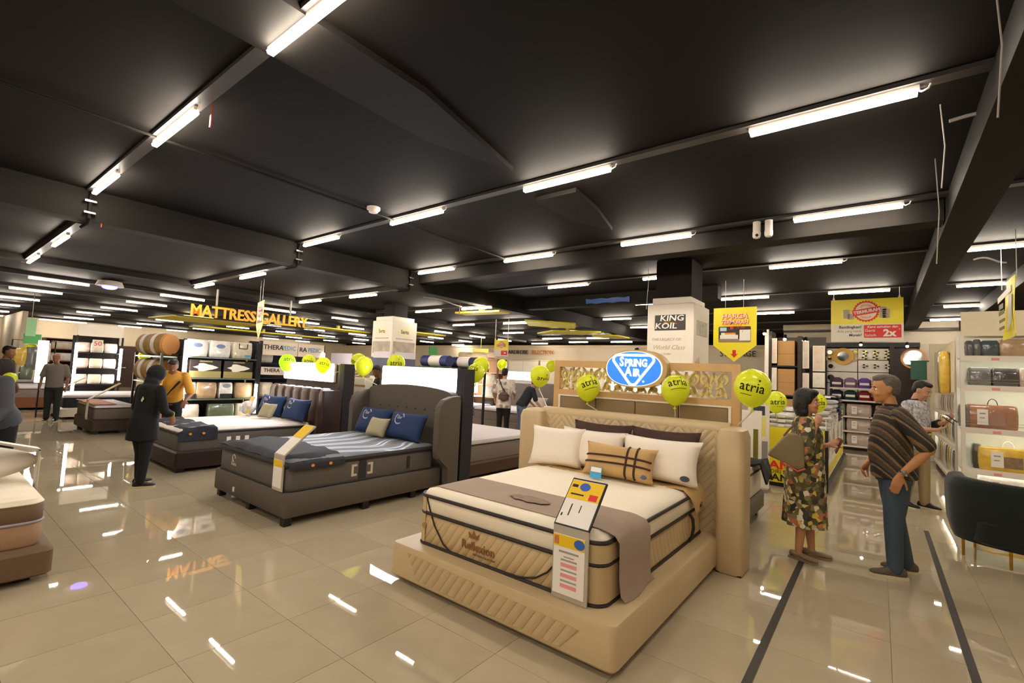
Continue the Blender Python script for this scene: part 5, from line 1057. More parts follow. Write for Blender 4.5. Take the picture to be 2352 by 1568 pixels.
tag(obj('roll_rack', G().box(-10.2, -8.3, 8.6, 9.7, 1.62, 1.69).box(-10.15, -10.1, 8.65, 8.7, 0, 1.62).box(-8.4, -8.35, 8.65, 8.7, 0, 1.62).box(-10.15, -10.1, 9.6, 9.65, 0, 1.62).box(-8.4, -8.35, 9.6, 9.65, 0, 1.62), M_black), 'black rack carrying the rolled mattresses', 'rack')
t = thing('bedding_heap', 'heap of folded beige bedding on top of the brown rack behind the couple', 'bedding', (-10.75, 12.1, 2.05))
for k in range(5): obj('fold', stack(.5, .4, .12, [(0, .03), (.05, 0), (.13, 0), (.17, .06)]), mat('fold_beige', '#cdb79c', .8, var=.1), t, loc=(-.7+.33*k, .0, .0 if k % 2 else .05))
tag(obj('yellow_counter_sign', G().box(-7.5, -7.2, 6.6, 6.63, .4, 1.12).bevel(.004, 1).box(-7.37, -7.33, 6.605, 6.625, 0, .4), M_promo), 'narrow yellow standing sign between the two partitions', 'sign')
tag(obj('yellow_poster', G().box(-13.8, -12.9, 15, 15.03, 1.9, 2.58).bevel(.004, 1).cyl((-13.35, 15.015, 2.57), (-13.35, 15.015, LO), .006, n=5), mat('pale_yellow_print', '#e8dc6a', .5)), 'pale yellow poster hanging far behind, left of the white poster column', 'poster')
tag(obj('white_board', G().box(-12.2, -11.2, 7.4, 7.45, 1.4, 1.95).bevel(.006, 1).box(-11.75, -11.65, 7.41, 7.44, 0, 1.4), mat('board_lilac', '#cfcad6', .5)), 'pale board behind the navy rack header', 'board')
for k, x in enumerate((-13.8, -11.9, -10.0)):
    t = thing('wardrobe', 'pale wardrobe against the far wall under the letters, %s' % ('left', 'middle', 'right')[k], 'wardrobe', (x, 19.0, 0)); obj('body', G().box(-.9, .9, -.3, .4, 0, 2.3).bevel(.01, 1), mat('pale_wardrobe', '#cbbba4', .6), t)
    for s in (-1, 1): dd = obj('door', G().box(min(0, s*.88)+.01, max(0, s*.88)-.01, -.32, -.3, .08, 2.22), M_white, t); obj('knob', G().ball((s*.08, -.34, 1.1), .025, 8, 6), M_steel, dd)
t = thing('security_camera', 'black bullet camera on the far wall above the oval sign', 'camera', (-8.2, 19.2, 2.86)); obj('body', G().cyl((0, 0, 0), (.3, -.25, -.15), .08, n=10), M_ink, t); obj('bracket', G().cyl((0, 0, 0), (-.06, .31, .08), .035, n=8), M_ink, t)
# ================================================================== PEOPLE
def blob(name, g, voxel, m, parent, smooth=6, extra=None):
    me = g.mesh('tmp', 180); o = bpy.data.objects.new('tmp', me); COL.objects.link(o)
    md = o.modifiers.new('r', 'REMESH'); md.mode = 'VOXEL'; md.voxel_size = voxel; md.use_smooth_shade = True
    if smooth: s_ = o.modifiers.new('s', 'SMOOTH'); s_.factor = .5; s_.iterations = smooth
    dg = bpy.context.evaluated_depsgraph_get(); new = bpy.data.meshes.new_from_object(o.evaluated_get(dg)); new.name = name
    bpy.data.objects.remove(o); bpy.data.meshes.remove(me)
    new.materials.clear()
    for p in new.polygons: p.use_smooth = True
    return obj(name, new, m, parent)
def limb(g, pts, radii, n=12):
    g.tube(pts, radii, n)
    for p, r in zip(pts, radii): g.ball(p, r*1.0, 10, 7)
def hand(g, w, d, nrm, side=1, curl=.35, s=1.0, r=.0085):
    """palm and five separate fingers; d = pointing direction, nrm = palm side, side = thumb side"""
    w = Vector(w); d = Vector(d).normalized(); nrm = Vector(nrm); nrm = (nrm-d*nrm.dot(d)).normalized(); l = d.cross(nrm)*side
    pal = []
    for k, (f, wd, th) in enumerate(((0, .026, .02), (.03, .036, .019), (.07, .042, .016), (.098, .04, .013))):
        c = w+d*f*s; pal.append([c+l*wd*s*math.cos(2*PI*q/12)+nrm*th*s*math.sin(2*PI*q/12) for q in range(12)])
    g.rings(pal)
    for k, (off, ln, c_) in enumerate(((.030, .068, .9), (.010, .076, 1), (-.010, .07, 1.05), (-.029, .054, 1.15))):
        p = w+d*.09*s+l*off*s; dd = d+l*off*1.2; dd.normalize(); pts = [p]
        for j in range(3):
            a = curl*c_*(.6 if j == 0 else 1); dd = (dd*math.cos(a)+nrm*math.sin(a)).normalized(); p = p+dd*ln*s*(.42, .32, .26)[j]*1.05; pts.append(p)
        limb(g, pts, [r*s*1.08, r*s, r*s*.95, r*s*.82], 8)
    p = w+d*.025*s+l*.026*s; dd = (d*.75+l*.75+nrm*.25).normalized(); pts = [p]
    for j, ln in enumerate((.042, .034, .026)):
        pts.append(pts[-1]+dd*ln*s); dd = (dd+d*.35+nrm*.18*curl*2).normalized()
    limb(g, pts, [.0145*s, .0115*s, .0105*s, .0085*s], 8)
def head_geo(g, Mh, s=1, jaw=1.0):
    h = .235*s
    lv = ((-.02, .045, .02, .02), (.04, .04, .045, .036), (.12, .03, .062, .048), (.3, .016, .084, .063), (.5, .002, .096, .073), (.7, -.006, .1, .077), (.87, -.008, .086, .066), (.97, -.006, .05, .04), (1.0, -.006, .012, .01))
    g.rings([[Mh @ Vector((c*s+rx*s*math.cos(2*PI*q/18), ry*s*jaw**(z < .4)*math.sin(2*PI*q/18), z*h)) for q in range(18)] for z, c, rx, ry in lv])
    V = lambda x, y, z: Mh @ Vector((x*s, y*s, z*h))
    limb(g, [V(.09, 0, .56), V(.104, 0, .46), V(.114, 0, .385)], [.007*s, .009*s, .0125*s], 8)
    for sy in (-1, 1): g.ball(V(.1, sy*.012, .375), .0095*s, 8, 6)
    g.ball(V(.072, 0, .055), .022*s, 10, 7)
    for sy in (-1, 1):
        g.ball(V(.068, sy*.032, .33), .026*s, 10, 7); g.ball(V(.08, sy*.026, .6), .016*s, 8, 6)
        g.rings([[Mh @ Vector(((-.008-.01*(z-.45)+rx*math.cos(2*PI*q/10))*s, (sy*(.074+.008*(z-.35)))*s+.007*s*math.sin(2*PI*q/10), z*h)) for q in range(10)] for z, rx in ((.34, .006), (.38, .014), (.46, .019), (.54, .02), (.6, .012))])
def face_parts(t, Mh, s, lip='#9c5a4c', brow='#1d1512'):
    h = .235*s; V = lambda x, y, z: Mh @ Vector((x*s, y*s, z*h))
    for sy in (-1, 1):
        e = obj('eye', G().ball(V(.079, sy*.031, .5), (.0125*s, .0145*s, .009*s), 10, 7), mat('eye_white', '#e8e0d6', .3), t); obj('iris', G().ball(V(.0885, sy*.031, .5), .0062*s, 8, 6), mat('iris_dark', '#1a0f0b', .2), e)
        obj('eyebrow', G().tube([V(.086, sy*.048, .58), V(.094, sy*.032, .605), V(.094, sy*.016, .59)], [.003*s, .0042*s, .003*s], 6), mat('brow_'+brow[1:], brow, .8), t)
    obj('lips', G().tube([V(.078, -.022, .205), V(.091, -.01, .215), V(.094, 0, .21), V(.091, .01, .215), V(.078, .022, .205)], [.003*s, .006*s, .007*s, .006*s, .003*s], 8), mat('lip_'+lip[1:], lip, .5), t)
def hair_short(t, Mh, s, m, v=.008, bald=0):
    h = .235*s; g = G(); V = lambda x, y, z: Vector((x*s, y*s, z*h))
    def el(c, r):
        q = G().ball((0, 0, 0), r, 16, 11); M2 = Mh @ Matrix.Translation(c)
        for vv in q.bm.verts: vv.co = M2 @ vv.co
        me = bpy.data.meshes.new('q'); q.bm.to_mesh(me); q.bm.free(); g.bm.from_mesh(me); bpy.data.meshes.remove(me)
    el(V(-.022, 0, .70), (.098*s, .083*s, .088*s)); el(V(-.045, 0, .5), (.068*s, .073*s, .075*s)); el(V(.01, 0, .93), (.082*s, .068*s, .034*s)); el(V(.045, 0, .9), (.045*s, .06*s, .03*s))
    blob('hair', g, v, m, t, 3)
def hair_bob(t, Mh, s, m):
    h = .235*s; g = G(); V = lambda x, y, z: Vector((x*s, y*s, z*h))
    def el(c, r):
        q = G().ball((0, 0, 0), r, 16, 11); M2 = Mh @ Matrix.Translation(c)
        for vv in q.bm.verts: vv.co = M2 @ vv.co
        me = bpy.data.meshes.new('q'); q.bm.to_mesh(me); q.bm.free(); g.bm.from_mesh(me); bpy.data.meshes.remove(me)
    el(V(-.022, 0, .72), (.112*s, .1*s, .095*s)); el(V(-.05, 0, .4), (.09*s, .105*s, .15*s)); el(V(-.045, 0, .05), (.075*s, .1*s, .08*s)); el(V(.035, 0, .9), (.07*s, .078*s, .04*s))
    for sy in (-1, 1): el(V(-.025, sy*.075, .3), (.05*s, .032*s, .15*s)); el(V(.03, sy*.068, .68), (.035*s, .022*s, .07*s)); el(V(-.015, sy*.078, .02), (.045*s, .03*s, .06*s))
    blob('hair', g, .007, m, t, 4)
def person(label, loc, heading, H=1.72, lean=0., feet=((.02, .1, .0), (-.04, -.1, .0)), arms=None, hpitch=0, hyaw=0, bulk=1., belly=0, skin='#c08a63', top=None, sleeve='short', bottom=None, shoe=None, hair=None, haircut='short', hem=.86, vox=.011, detail=False, hands=None, dress=None, hood=None, collar=None, name='person', knee=.02):
    s = H/1.74; t = thing(name, label, 'person', (loc[0], loc[1], loc[2] if len(loc) > 2 else 0), heading)
    ms = mat('skin_'+skin[1:], skin, .5, var=.05, vscale=12)
    piv = Vector((0, 0, .93*s)); Rl = Matrix.Translation(piv) @ Matrix.Rotation(lean, 4, 'Y') @ Matrix.Translation(-piv)
    U = lambda x, y, z: Rl @ Vector((x*s, y*s, z*s))
    arms = arms or (((-.02, .25, 1.13), (.06, .25, .9)), ((-.02, -.25, 1.13), (.06, -.25, .9)))
    hands = hands or (((.15, 0, -1), (0, -1, 0), .35), ((.15, 0, -1), (0, 1, 0), .35))
    g = G(); b = bulk
    # torso, neck, head
    tors = ((.86, 0, .105, .155), (.93, 0, .11, .16), (1.05, .005+belly*.3, .105+belly*.5, .145), (1.18, .01, .112+belly*.25, .155), (1.3, .0, .118, .172), (1.4, -.012, .1, .17), (1.45, -.015, .07, .12), (1.475, -.01, .05, .058))
    g.rings([[U(c+rx*b*math.cos(2*PI*q/18), ry*b*math.sin(2*PI*q/18), z) for q in range(18)] for z, c, rx, ry in tors])
    nb = U(-.012, 0, 1.44); Mh = Matrix.Translation(U(.018+.02*lean, 0, 1.505)) @ Matrix.Rotation(hyaw, 4, 'Z') @ Matrix.Rotation(lean*.5+hpitch, 4, 'Y')
    Mhh = Mh @ Matrix.Translation((-.0*s, 0, 0))
    limb(g, [nb, Mhh @ Vector((-.012*s, 0, .06*s))], [.058*s, .052*s])
    head_geo(g, Mhh, s)
    sh = []
    for k, sy in enumerate((1, -1)):
        S0 = U(-.012, sy*.175*b, 1.40); el = Vector(arms[k][0][:3])*s; wr = Vector(arms[k][1][:3])*s
        if lean and len(arms[k][0]) < 4: el = Rl @ el; wr = Rl @ wr
        sh.append((S0, el, wr)); fa = el.lerp(wr, .35)
        limb(g, [S0, S0.lerp(el, .5), el, fa, wr], [.05*s*b, .044*s*b, .037*s*b, .037*s*b, .025*s])
        hd, hn, hc = hands[k]; hand(g, wr, hd, hn, sy if True else 1, hc, s*1.0, .0095 if vox > .009 else .0085)
    legs = []
    for k, sy in enumerate((1, -1)):
        fx, fy, fa_ = feet[k]; A = Vector((fx*s, fy*s, .075*s)); Hp = Vector((-.0, sy*.085*s, .88*s)); K = Hp.lerp(A, .53)+Vector((knee*s, 0, 0)); legs.append((Hp, K, A))
        limb(g, [Hp, Hp.lerp(K, .5), K, K.lerp(A, .35)+Vector((-.012*s, 0, 0)), A], [.083*s*b, .073*s*b, .052*s, .05*s, .034*s])
        if dress: 
            dirf = Vector((math.cos(fa_), math.sin(fa_), 0)); limb(g, [A+Vector((0, 0, -.03*s))-dirf*.03*s, A+dirf*.08*s+Vector((0, 0, -.045*s)), A+dirf*.15*s+Vector((0, 0, -.052*s))], [.032*s, .03*s, .02*s])
    blob('body', g, vox, ms, t, 3 if vox < .009 else 2)
    if detail: face_parts(t, Mhh, s)
    if hair: (hair_bob if haircut == 'bob' else hair_short)(t, Mhh, s, hair) if haircut == 'bob' else hair_short(t, Mhh, s, hair, .008 if detail else .012)
    o = .014*s
    if top and not dress:
        g = G()
        lv = ((hem, 0, .135+belly*.45, .18), (.95, .0, .135+belly*.5, .178), (1.05, .005+belly*.3, .13+belly*.5, .168), (1.18, .01, .132+belly*.25, .174), (1.3, .0, .134, .187), (1.4, -.012, .112, .182), (1.45, -.015, .08, .128), (1.475, -.012, .064, .072))
        g.rings([[U(c+rx*b*math.cos(2*PI*q/20), ry*b*math.sin(2*PI*q/20), z) for q in range(20)] for z, c, rx, ry in lv])
        for S0, el, wr in sh:
            if sleeve == 'short': limb(g, [S0, S0.lerp(el, .5), S0.lerp(el, .86)], [.066*s*b, .066*s*b, .07*s*b])
            elif sleeve == 'long': limb(g, [S0, S0.lerp(el, .5), el, el.lerp(wr, .5), el.lerp(wr, .92)], [.064*s*b, .06*s*b, .055*s*b, .05*s*b, .042*s])
            elif sleeve == 'rolled': limb(g, [S0, S0.lerp(el, .5), el, el.lerp(wr, .3)], [.064*s*b, .06*s*b, .056*s*b, .055*s*b])
        blob('shirt', g, max(.009, vox), top, t, 4)
        if collar: obj('collar', G().tube([U(-.012+.062*math.cos(a), .062*math.sin(a), 1.478+.006*math.cos(a)) for a in [.5+k*(2*PI-1)/14 for k in range(15)]], .012*s, 6), collar, t)
    if bottom and not dress:
        g = G(); g.rings([[Vector(((c+rx*b*math.cos(2*PI*q/18))*s, ry*b*math.sin(2*PI*q/18)*s, z*s)) for q in range(18)] for z, c, rx, ry in ((.8, 0, .12, .17), (.9, 0, .125, .172), (.98, 0, .12, .162))])
        for Hp, K, A in legs: limb(g, [Hp, Hp.lerp(K, .5), K, K.lerp(A, .5), A+Vector((0, 0, .0))], [.098*s*b, .09*s*b, .072*s, .066*s, .058*s])
        blob('trousers', g, max(.011, vox), bottom, t, 4)
    if shoe:
        for k, (Hp, K, A) in enumerate(legs):
            fa_ = feet[k][2]; R2 = Matrix.Translation((A.x, A.y, 0)) @ Matrix.Rotation(fa_, 4, 'Z'); hi = .05 if dress else .125
            g = G(); g.rings([[R2 @ Vector(((x+0)*s, w*s*math.sin(2*PI*q/14)*.95, zc*s+zr*s*math.cos(2*PI*q/14))) for q in range(14)] for x, w, zc, zr in ((-.085, .018, .045, .025), (-.07, .036, .05, .035), (-.03, .042, .055, hi*.5), (.04, .042, .045, hi*.42), (.1, .05, .038, .026), (.155, .044, .034, .02), (.185, .02, .03, .012))])
            q = blob('shoe', g, .008, shoe, t, 2)
            obj('sole', G().prism([(x*s, y*s) for x, y in ((-.09, -.03), (-.09, .03), (-.03, .042), (.1, .052), (.16, .045), (.188, 0), (.16, -.045), (.1, -.052), (-.03, -.042))], .0, .022*s, R2), mat('sole_pale', '#cbbf9a', .6) if not dress else shoe, q)
    return t, s, U, Mhh, sh, legs
def ang(x, y): return math.atan2(y, x)

# --- fabrics
def batik():
    m = bpy.data.materials.new('batik_shirt'); m.use_nodes = True; nt = m.node_tree; b = nt.nodes['Principled BSDF']; b.inputs['Roughness'].default_value = .75
    tc = nn(nt, 'ShaderNodeTexCoord'); mp = nn(nt, 'ShaderNodeMapping'); mp.inputs['Rotation'].default_value = (0, -.75, -.2)
    nt.links.new(tc.outputs['Object'], mp.inputs['Vector'])
    w = nn(nt, 'ShaderNodeTexWave', i_Scale=1.9, i_Distortion=2.2, i_Detail=1.0); w.inputs['Detail Scale'].default_value = .7; w.bands_direction = 'X'; w.wave_profile = 'SAW'
    nt.links.new(mp.outputs['Vector'], w.inputs['Vector'])
    r = nn(nt, 'ShaderNodeValToRGB'); r.color_ramp.interpolation = 'CONSTANT'; e = r.color_ramp.elements
    e[0].color = lin('#26231f')+(1,); e[1].position = .18; e[1].color = lin('#8a7045')+(1,)
    for p_, c_ in ((.30, '#4b4032'), (.45, '#2a2723'), (.52, '#7d6440'), (.62, '#57493a'), (.80, '#23242a'), (.88, '#93794c'), (.95, '#3a322a')):
        q = e.new(p_); q.color = lin(c_)+(1,)
    nt.links.new(w.outputs['Fac'], r.inputs['Fac'])
    v = nn(nt, 'ShaderNodeTexVoronoi', i_Scale=95.0); nt.links.new(tc.outputs['Object'], v.inputs['Vector'])
    mx = nn(nt, 'ShaderNodeMix', data_type='RGBA', blend_type='MULTIPLY'); mx.inputs['Factor'].default_value = .75
    r2 = nn(nt, 'ShaderNodeValToRGB'); r2.color_ramp.elements[0].color = (1.25, 1.2, 1.1, 1); r2.color_ramp.elements[1].color = (.45, .42, .4, 1); r2.color_ramp.elements[1].position = .6
    nt.links.new(v.outputs['Distance'], r2.inputs['Fac']); nt.links.new(r.outputs['Color'], mx.inputs['A']); nt.links.new(r2.outputs['Color'], mx.inputs['B']); nt.links.new(mx.outputs['Result'], b.inputs['Base Color'])
    return m
def floral(name, cols, scale, rough=.75):
    m = bpy.data.materials.new(name); m.use_nodes = True; nt = m.node_tree; b = nt.nodes['Principled BSDF']; b.inputs['Roughness'].default_value = rough
    tc = nn(nt, 'ShaderNodeTexCoord'); no = nn(nt, 'ShaderNodeTexNoise', i_Scale=scale*1.4, i_Detail=2.0)
    nt.links.new(tc.outputs['Object'], no.inputs['Vector'])
    ad = nn(nt, 'ShaderNodeMix', data_type='VECTOR'); ad.inputs['Factor'].default_value = .035*12/scale
    nt.links.new(tc.outputs['Object'], ad.inputs['A']); nt.links.new(no.outputs['Color'], ad.inputs['B'])
    v = nn(nt, 'ShaderNodeTexVoronoi', i_Scale=scale); v.feature = 'F1'; nt.links.new(ad.outputs['Result'], v.inputs['Vector'])
    sp = nn(nt, 'ShaderNodeSeparateColor'); nt.links.new(v.outputs['Color'], sp.inputs['Color'])
    r = nn(nt, 'ShaderNodeValToRGB'); r.color_ramp.interpolation = 'CONSTANT'; e = r.color_ramp.elements; n = len(cols)
    e[0].color = lin(cols[0])+(1,); e[1].position = 1/n; e[1].color = lin(cols[1])+(1,)
    for k in range(2, n): q = e.new(k/n); q.color = lin(cols[k])+(1,)
    nt.links.new(sp.outputs[0], r.inputs['Fac']); nt.links.new(r.outputs['Color'], b.inputs['Base Color'])
    return m
M_batik = batik(); M_jeans = mat('blue_jeans', '#3c4a59', .8, var=.25, vscale=5, bump=.1, bscale=120); M_sneak = mat('grey_brown_sneaker', '#5c5045', .8, bump=.2, bscale=90)
M_hgrey = mat('grey_black_hair', '#5f5851', .7, var=.35, vscale=30, bump=.5, bscale=60); M_hblk = mat('black_hair', '#14100e', .5, var=.2, vscale=20, bump=.3, bscale=50)

# man in batik shirt
hd = ang(-.95, -.30)
t, s, U, Mh, sh, legs = person('man in brown striped batik shirt and blue jeans, hand on his hip, facing the woman', (.10, 5.50), hd, 1.74, .05, ((.03, .1, .0), (-.12, -.1, -.15)),
    (((-.16, .29, 1.12), (.05, .27, .90)), ((-.02, -.27, 1.14), (.13, -.2, .93))), .05, .0, 1.06, .05, '#b98155', M_batik, 'short', M_jeans, M_sneak, M_hgrey, vox=.0075, detail=True,
    hands=(((.25, -.12, -1), (-.1, -1, 0), .2), ((.5, .2, -.6), (-.6, .6, -.2), 1.1)), collar=mat('collar_navy', '#23262f', .7), hem=.84)
wr = sh[0][2]; el = sh[0][1]; dv = (el-wr).normalized()
wt = obj('watch', G().tube([wr+dv*.03+Vector((0, 0, 0))+(dv.orthogonal().normalized()*.034*math.cos(a)+dv.cross(dv.orthogonal().normalized())*.034*math.sin(a)) for a in [k*PI/8 for k in range(16)]], .008, 6, closed=True), M_chrome, t)
obj('dial', G().ball(wr+dv*.03+Vector((.0, .036, .01)), (.019, .009, .019), 10, 7), mat('watch_dial', '#8c8f92', .2, metal=.6), wt)
for k in range(5): obj('shirt_button', G().ball(U(.155+.02*math.sin(k*.6), 0.0, 1.36-.1*k), .006, 8, 6), M_ink, t)
# woman in floral dress
M_floral = floral('floral_dress', ('#4f4a2e', '#6b6138', '#2f2c22', '#b9ae86', '#5f5636', '#7c7048', '#d0b64a', '#3c382a', '#e0d6ba', '#57502f', '#b9694f', '#83774e'), 26)
hd = ang(.97, .24)
t, s, U, Mh, sh, legs = person('woman in long olive floral dress with shoulder bag, facing the man', (-.56, 5.36), hd, 1.575, .0, ((.07, .08, -.1), (-.07, -.08, -.55)),
    (((.02, .25, 1.12), (.24, .2, 1.16)), ((-.05, -.29, 1.12), (.07, -.15, 1.38))), -.0, -.38, 1.0, .02, '#c08a68', None, 'long', None, mat('taupe_flats', '#86735a', .5), M_hblk, 'bob', vox=.0075, detail=True, dress=True,
    hands=(((.7, .1, .35), (.2, -.6, .5), .9), ((.35, .35, .8), (-.3, 1, .1), .7)))
g = G(); lv = []
for z, c, rx, ry, wv in ((.345, .0, .2, .225, .022), (.42, .0, .198, .22, .016), (.6, .0, .195, .215, .008), (.8, 0, .19, .21, .004), (.95, -.005, .18, .2, 0), (1.08, .0, .165, .185, 0), (1.2, .012, .16, .18, 0), (1.3, .01, .145, .185, 0), (1.39, -.008, .115, .18, 0), (1.44, -.012, .085, .13, 0), (1.47, -.01, .066, .078, 0)):
    lv.append([U(c+(rx+wv*math.sin(7*a))*math.cos(a), (ry+wv*math.sin(7*a+1))*math.sin(a), z) for a in [2*PI*q/42 for q in range(42)]])
g.rings(lv)
for S0, el, wr in sh: limb(g, [S0, S0.lerp(el, .5), el, el.lerp(wr, .32)], [.075*s, .085*s, .088*s, .07*s])
blob('dress', g, .0085, M_floral, t, 3)
obj('ring', G().tube([sh[1][2]+Vector((.02+.012*math.cos(a), .012*math.sin(a), .02)) for a in [k*PI/6 for k in range(12)]], .002, 5, closed=True), M_gold, t)
c45, s45 = math.cos(hd), math.sin(hd)
def wpt(p): return Vector((-.56+c45*p[0]-s45*p[1], 5.36+s45*p[0]+c45*p[1], p[2]))
q = thing('handbag', 'taupe triangular handbag hanging at the back of the woman in the floral dress', 'bag', wpt((-.2, -.33, .93)), hd); q.scale = (.74, .74, .74)
obj('bag_body', G().prism([(-.2, .05), (-.17, .1), (.02, .34), (.12, .34), (.19, .28), (.2, -.06), (.12, -.10), (.0, -.03)], -.05, .05, XZ(0, 0, 0)).bevel(.025, 3), mat('taupe_leather', '#7c6d4f', .6, bump=.15, bscale=60), q); obj('strap', G().tube([(-.02, .0, .3), (.04, .03, .38), (.1, .12, .43), (.13, .2, .42), (.15, .1, .36), (.14, .0, .3)], .011, 6), mat('strap_brown', '#5b4632', .6), q); obj('orange_trim', G().tube([(.0, -.055, -.035), (.12, -.055, -.105), (.2, -.055, -.065)], .012, 6), mat('coral_trim', '#c0573c', .6), q)
q = thing('phone_wallet', 'dark phone in a reddish case held by the woman in the floral dress', 'phone', wpt((.3, .17, 1.05)), hd); q.rotation_euler = (.2, .35, hd)
obj('case', G().box(-.006, .006, -.038, .038, -.07, .08).bevel(.004, 2), mat('red_case', '#8e4a3c', .4), q); obj('screen', G().box(-.0085, -.006, -.034, .034, -.062, .072), M_ink, q)
# man with phone
M_leaf = floral('pale_leaf_shirt', ('#a9a7ad', '#bcb9bd', '#8d8c96', '#c9c5c4', '#9a99a2'), 45); M_khaki = mat('khaki_trousers', '#9b8a66', .8)
hd = ang(.86, -.50)
t, s, U, Mh, sh, legs = person('man in pale leaf-patterned shirt and khaki trousers looking down at his phone', (.40, 8.8), hd, 1.76, .02, ((.05, .1, .1), (-.08, -.1, -.1)),
    (((.02, .28, 1.1), (.3, .13, 1.22)), ((.02, -.28, 1.08), (.27, -.06, 1.1))), .42, .1, 1.04, .03, '#c08f72', M_leaf, 'rolled', M_khaki, mat('black_shoe', '#151312', .4), M_hblk, vox=.009, detail=True,
    hands=(((.6, -.35, .45), (-.2, -.4, .8), .7), ((.5, .5, .3), (.1, .3, .8), .5)), collar=mat('collar_black', '#17171a', .7), hem=.82)
obj('lanyard', G().tube([U(.03, .085, 1.45), U(.12, .06, 1.3), U(.155, .02, 1.13), U(.16, .0, 1.05)], .005, 5).tube([U(.03, -.085, 1.45), U(.12, -.06, 1.3), U(.155, -.02, 1.13), U(.16, .0, 1.05)], .005, 5), M_ink, t)
bd = obj('badge', G().box(.16, .17, -.045, .045, .93, 1.06).bevel(.003, 1), mat('badge_dark', '#33342a', .5), t); obj('badge_stripe', G().box(.17, .173, -.03, .03, 1.02, 1.045), M_yellow, bd)
obj('undersleeve', G().tube([sh[0][1]+Vector((.0, 0, 0)), sh[0][1].lerp(sh[0][2], .6)], [.062*s, .058*s], 14), M_ink, t)
c_, s_ = math.cos(hd), math.sin(hd); lp = Vector((.40, .04, 1.27))
q = thing('phone', 'dark folding phone case in the hand of the man in khaki trousers', 'phone', (.40+c_*.40-s_*.05, 8.8+s_*.40+c_*.05, 1.27), hd+.5); q.rotation_euler = (0, -.9, hd+.3); obj('phone_body', G().box(-.005, .005, -.04, .04, -.07, .08).bevel(.003, 1), M_ink, q); obj('open_cover', G().box(-.04, -.036, -.115, -.04, -.07, .08).bevel(.002, 1), M_ink, q)
# woman in black
M_bk = mat('black_cloth_wear', '#0b0a0b', .85, var=.1); M_bk2 = mat('black_trousers', '#0e0d0f', .85)
hd = ang(-.35, .94)
t, s, U, Mh, sh, legs = person('woman in black headscarf and black clothes seen from behind, by the maroon bed', (-7.32, 1.93), hd, 1.5, .14, ((.08, .1, .0), (-.06, -.12, -.7)),
    (((.02, .26, 1.12), (.12, .24, .95)), ((.05, -.29, 1.1), (.24, -.22, 1.05))), .1, -.3, 1.08, .02, '#9a6a4a', M_bk, 'long', M_bk2, mat('black_shoe', '#151312', .4), None, vox=.011)
g = G()
for c, r in (((-.01, 0, .13), (.125, .11, .135)), ((-.03, 0, .0), (.1, .115, .1)), ((-.03, 0, -.1), (.13, .17, .09))):
    q = G().ball((0, 0, 0), r, 14, 9); M2 = Mh @ Matrix.Translation(Vector(c)*s)
    for vv in q.bm.verts: vv.co = M2 @ (vv.co*s)
    me = bpy.data.meshes.new('q'); q.bm.to_mesh(me); q.bm.free(); g.bm.from_mesh(me); bpy.data.meshes.remove(me)
blob('headscarf', g, .011, mat('headscarf_black', '#0d0d10', .8), t, 5)
g = G(); g.rings([[Vector((rx*s*math.cos(2*PI*q/20), ry*s*math.sin(2*PI*q/20), z*s)) for q in range(20)] for z, rx, ry in ((.66, .19, .215), (.8, .18, .21), (.9, .17, .2), (1.0, .15, .18))]); blob('tunic', g, .012, M_bk, t, 3)
for S0, el, wr in sh: obj('yellow_cuff', G().tube([el.lerp(wr, .78), el.lerp(wr, .86)], [.05*s, .049*s], 12), mat('cuff_yellow', '#b9a52e', .7), t)
obj('back_logo', G().prism([(.0, .0), (.03, .05), (.05, .02), (.02, -.02)], 0, .003, frame(U(-.145, -.05, 1.22), (0, -1, 0), (0, 0, 1))), M_cr, t)
# man in yellow
hd = ang(.9, -.3)
t, s, U, Mh, sh, legs = person('man in mustard yellow shirt bending over the maroon bed to feel the mattress', (-10.0, 3.0), hd, 1.72, .62, ((.0, .12, .0), (-.1, -.1, .0)),
    (((.35, .3, 1.0, 1), (.5, .22, .9, 1)), ((.66, -.2, .98, 1), (.86, -.12, .73, 1))), .2, .0, 1.08, .04, '#7d5136', mat('mustard_shirt', '#c08a2a', .75, var=.08), 'short', M_bk2, mat('black_shoe', '#151312', .4), M_hblk, vox=.011,
    hands=(((.6, -.2, -.7), (0, 0, -1), .3), ((.75, .1, -.5), (-.3, 0, -1), .25)))
obj('bag_strap', G().tube([U(.13, .12, 1.38), U(.15, .0, 1.2), U(.15, -.1, 1.0)], .018, 6), M_ink, t)
# background people
person('man in dark t-shirt looking right at far left', (-13.9, 1.28), ang(.55, .8), 1.7, .02, hpitch=.15, skin='#8d6346', top=mat('dark_tee', '#2a2322', .8), bottom=M_bk2, shoe=mat('black_shoe', '#151312', .4), hair=M_hblk, vox=.014, arms=(((-.02, .25, 1.13), (.1, .25, .92)), ((-.02, -.25, 1.13), (.1, -.25, .92))))
person('man in grey t-shirt with shaved head walking behind the price stands at left', (-15.35, 2.25), ang(.9, -.35), 1.6, .02, hpitch=.35, skin='#a06f55', top=mat('grey_tee', '#7f7872', .8), bottom=mat('dark_teal_trousers', '#232b2b', .8), shoe=mat('black_shoe', '#151312', .4), vox=.014)
t, s, U, Mh, sh, legs = person('person in slate grey jacket and black trousers, cut off by the left picture edge', (-7.35, .66), ang(.75, -.65), 1.66, .5, ((.0, .1, .0), (.05, -.1, .0)), (((.3, .3, 1.05, 1), (.62, .22, .86, 1)), ((.25, -.3, 1.05, 1), (.55, -.22, .9, 1))), .2, 0, 1.15, .05, '#b48263', mat('slate_jacket', '#3f4149', .8, var=.15), 'long', M_bk2, mat('black_shoe', '#151312', .4), M_hblk, vox=.012,
    hands=(((.8, 0, -.4), (0, 0, -1), .4), ((.8, 0, -.4), (0, 0, -1), .4)))
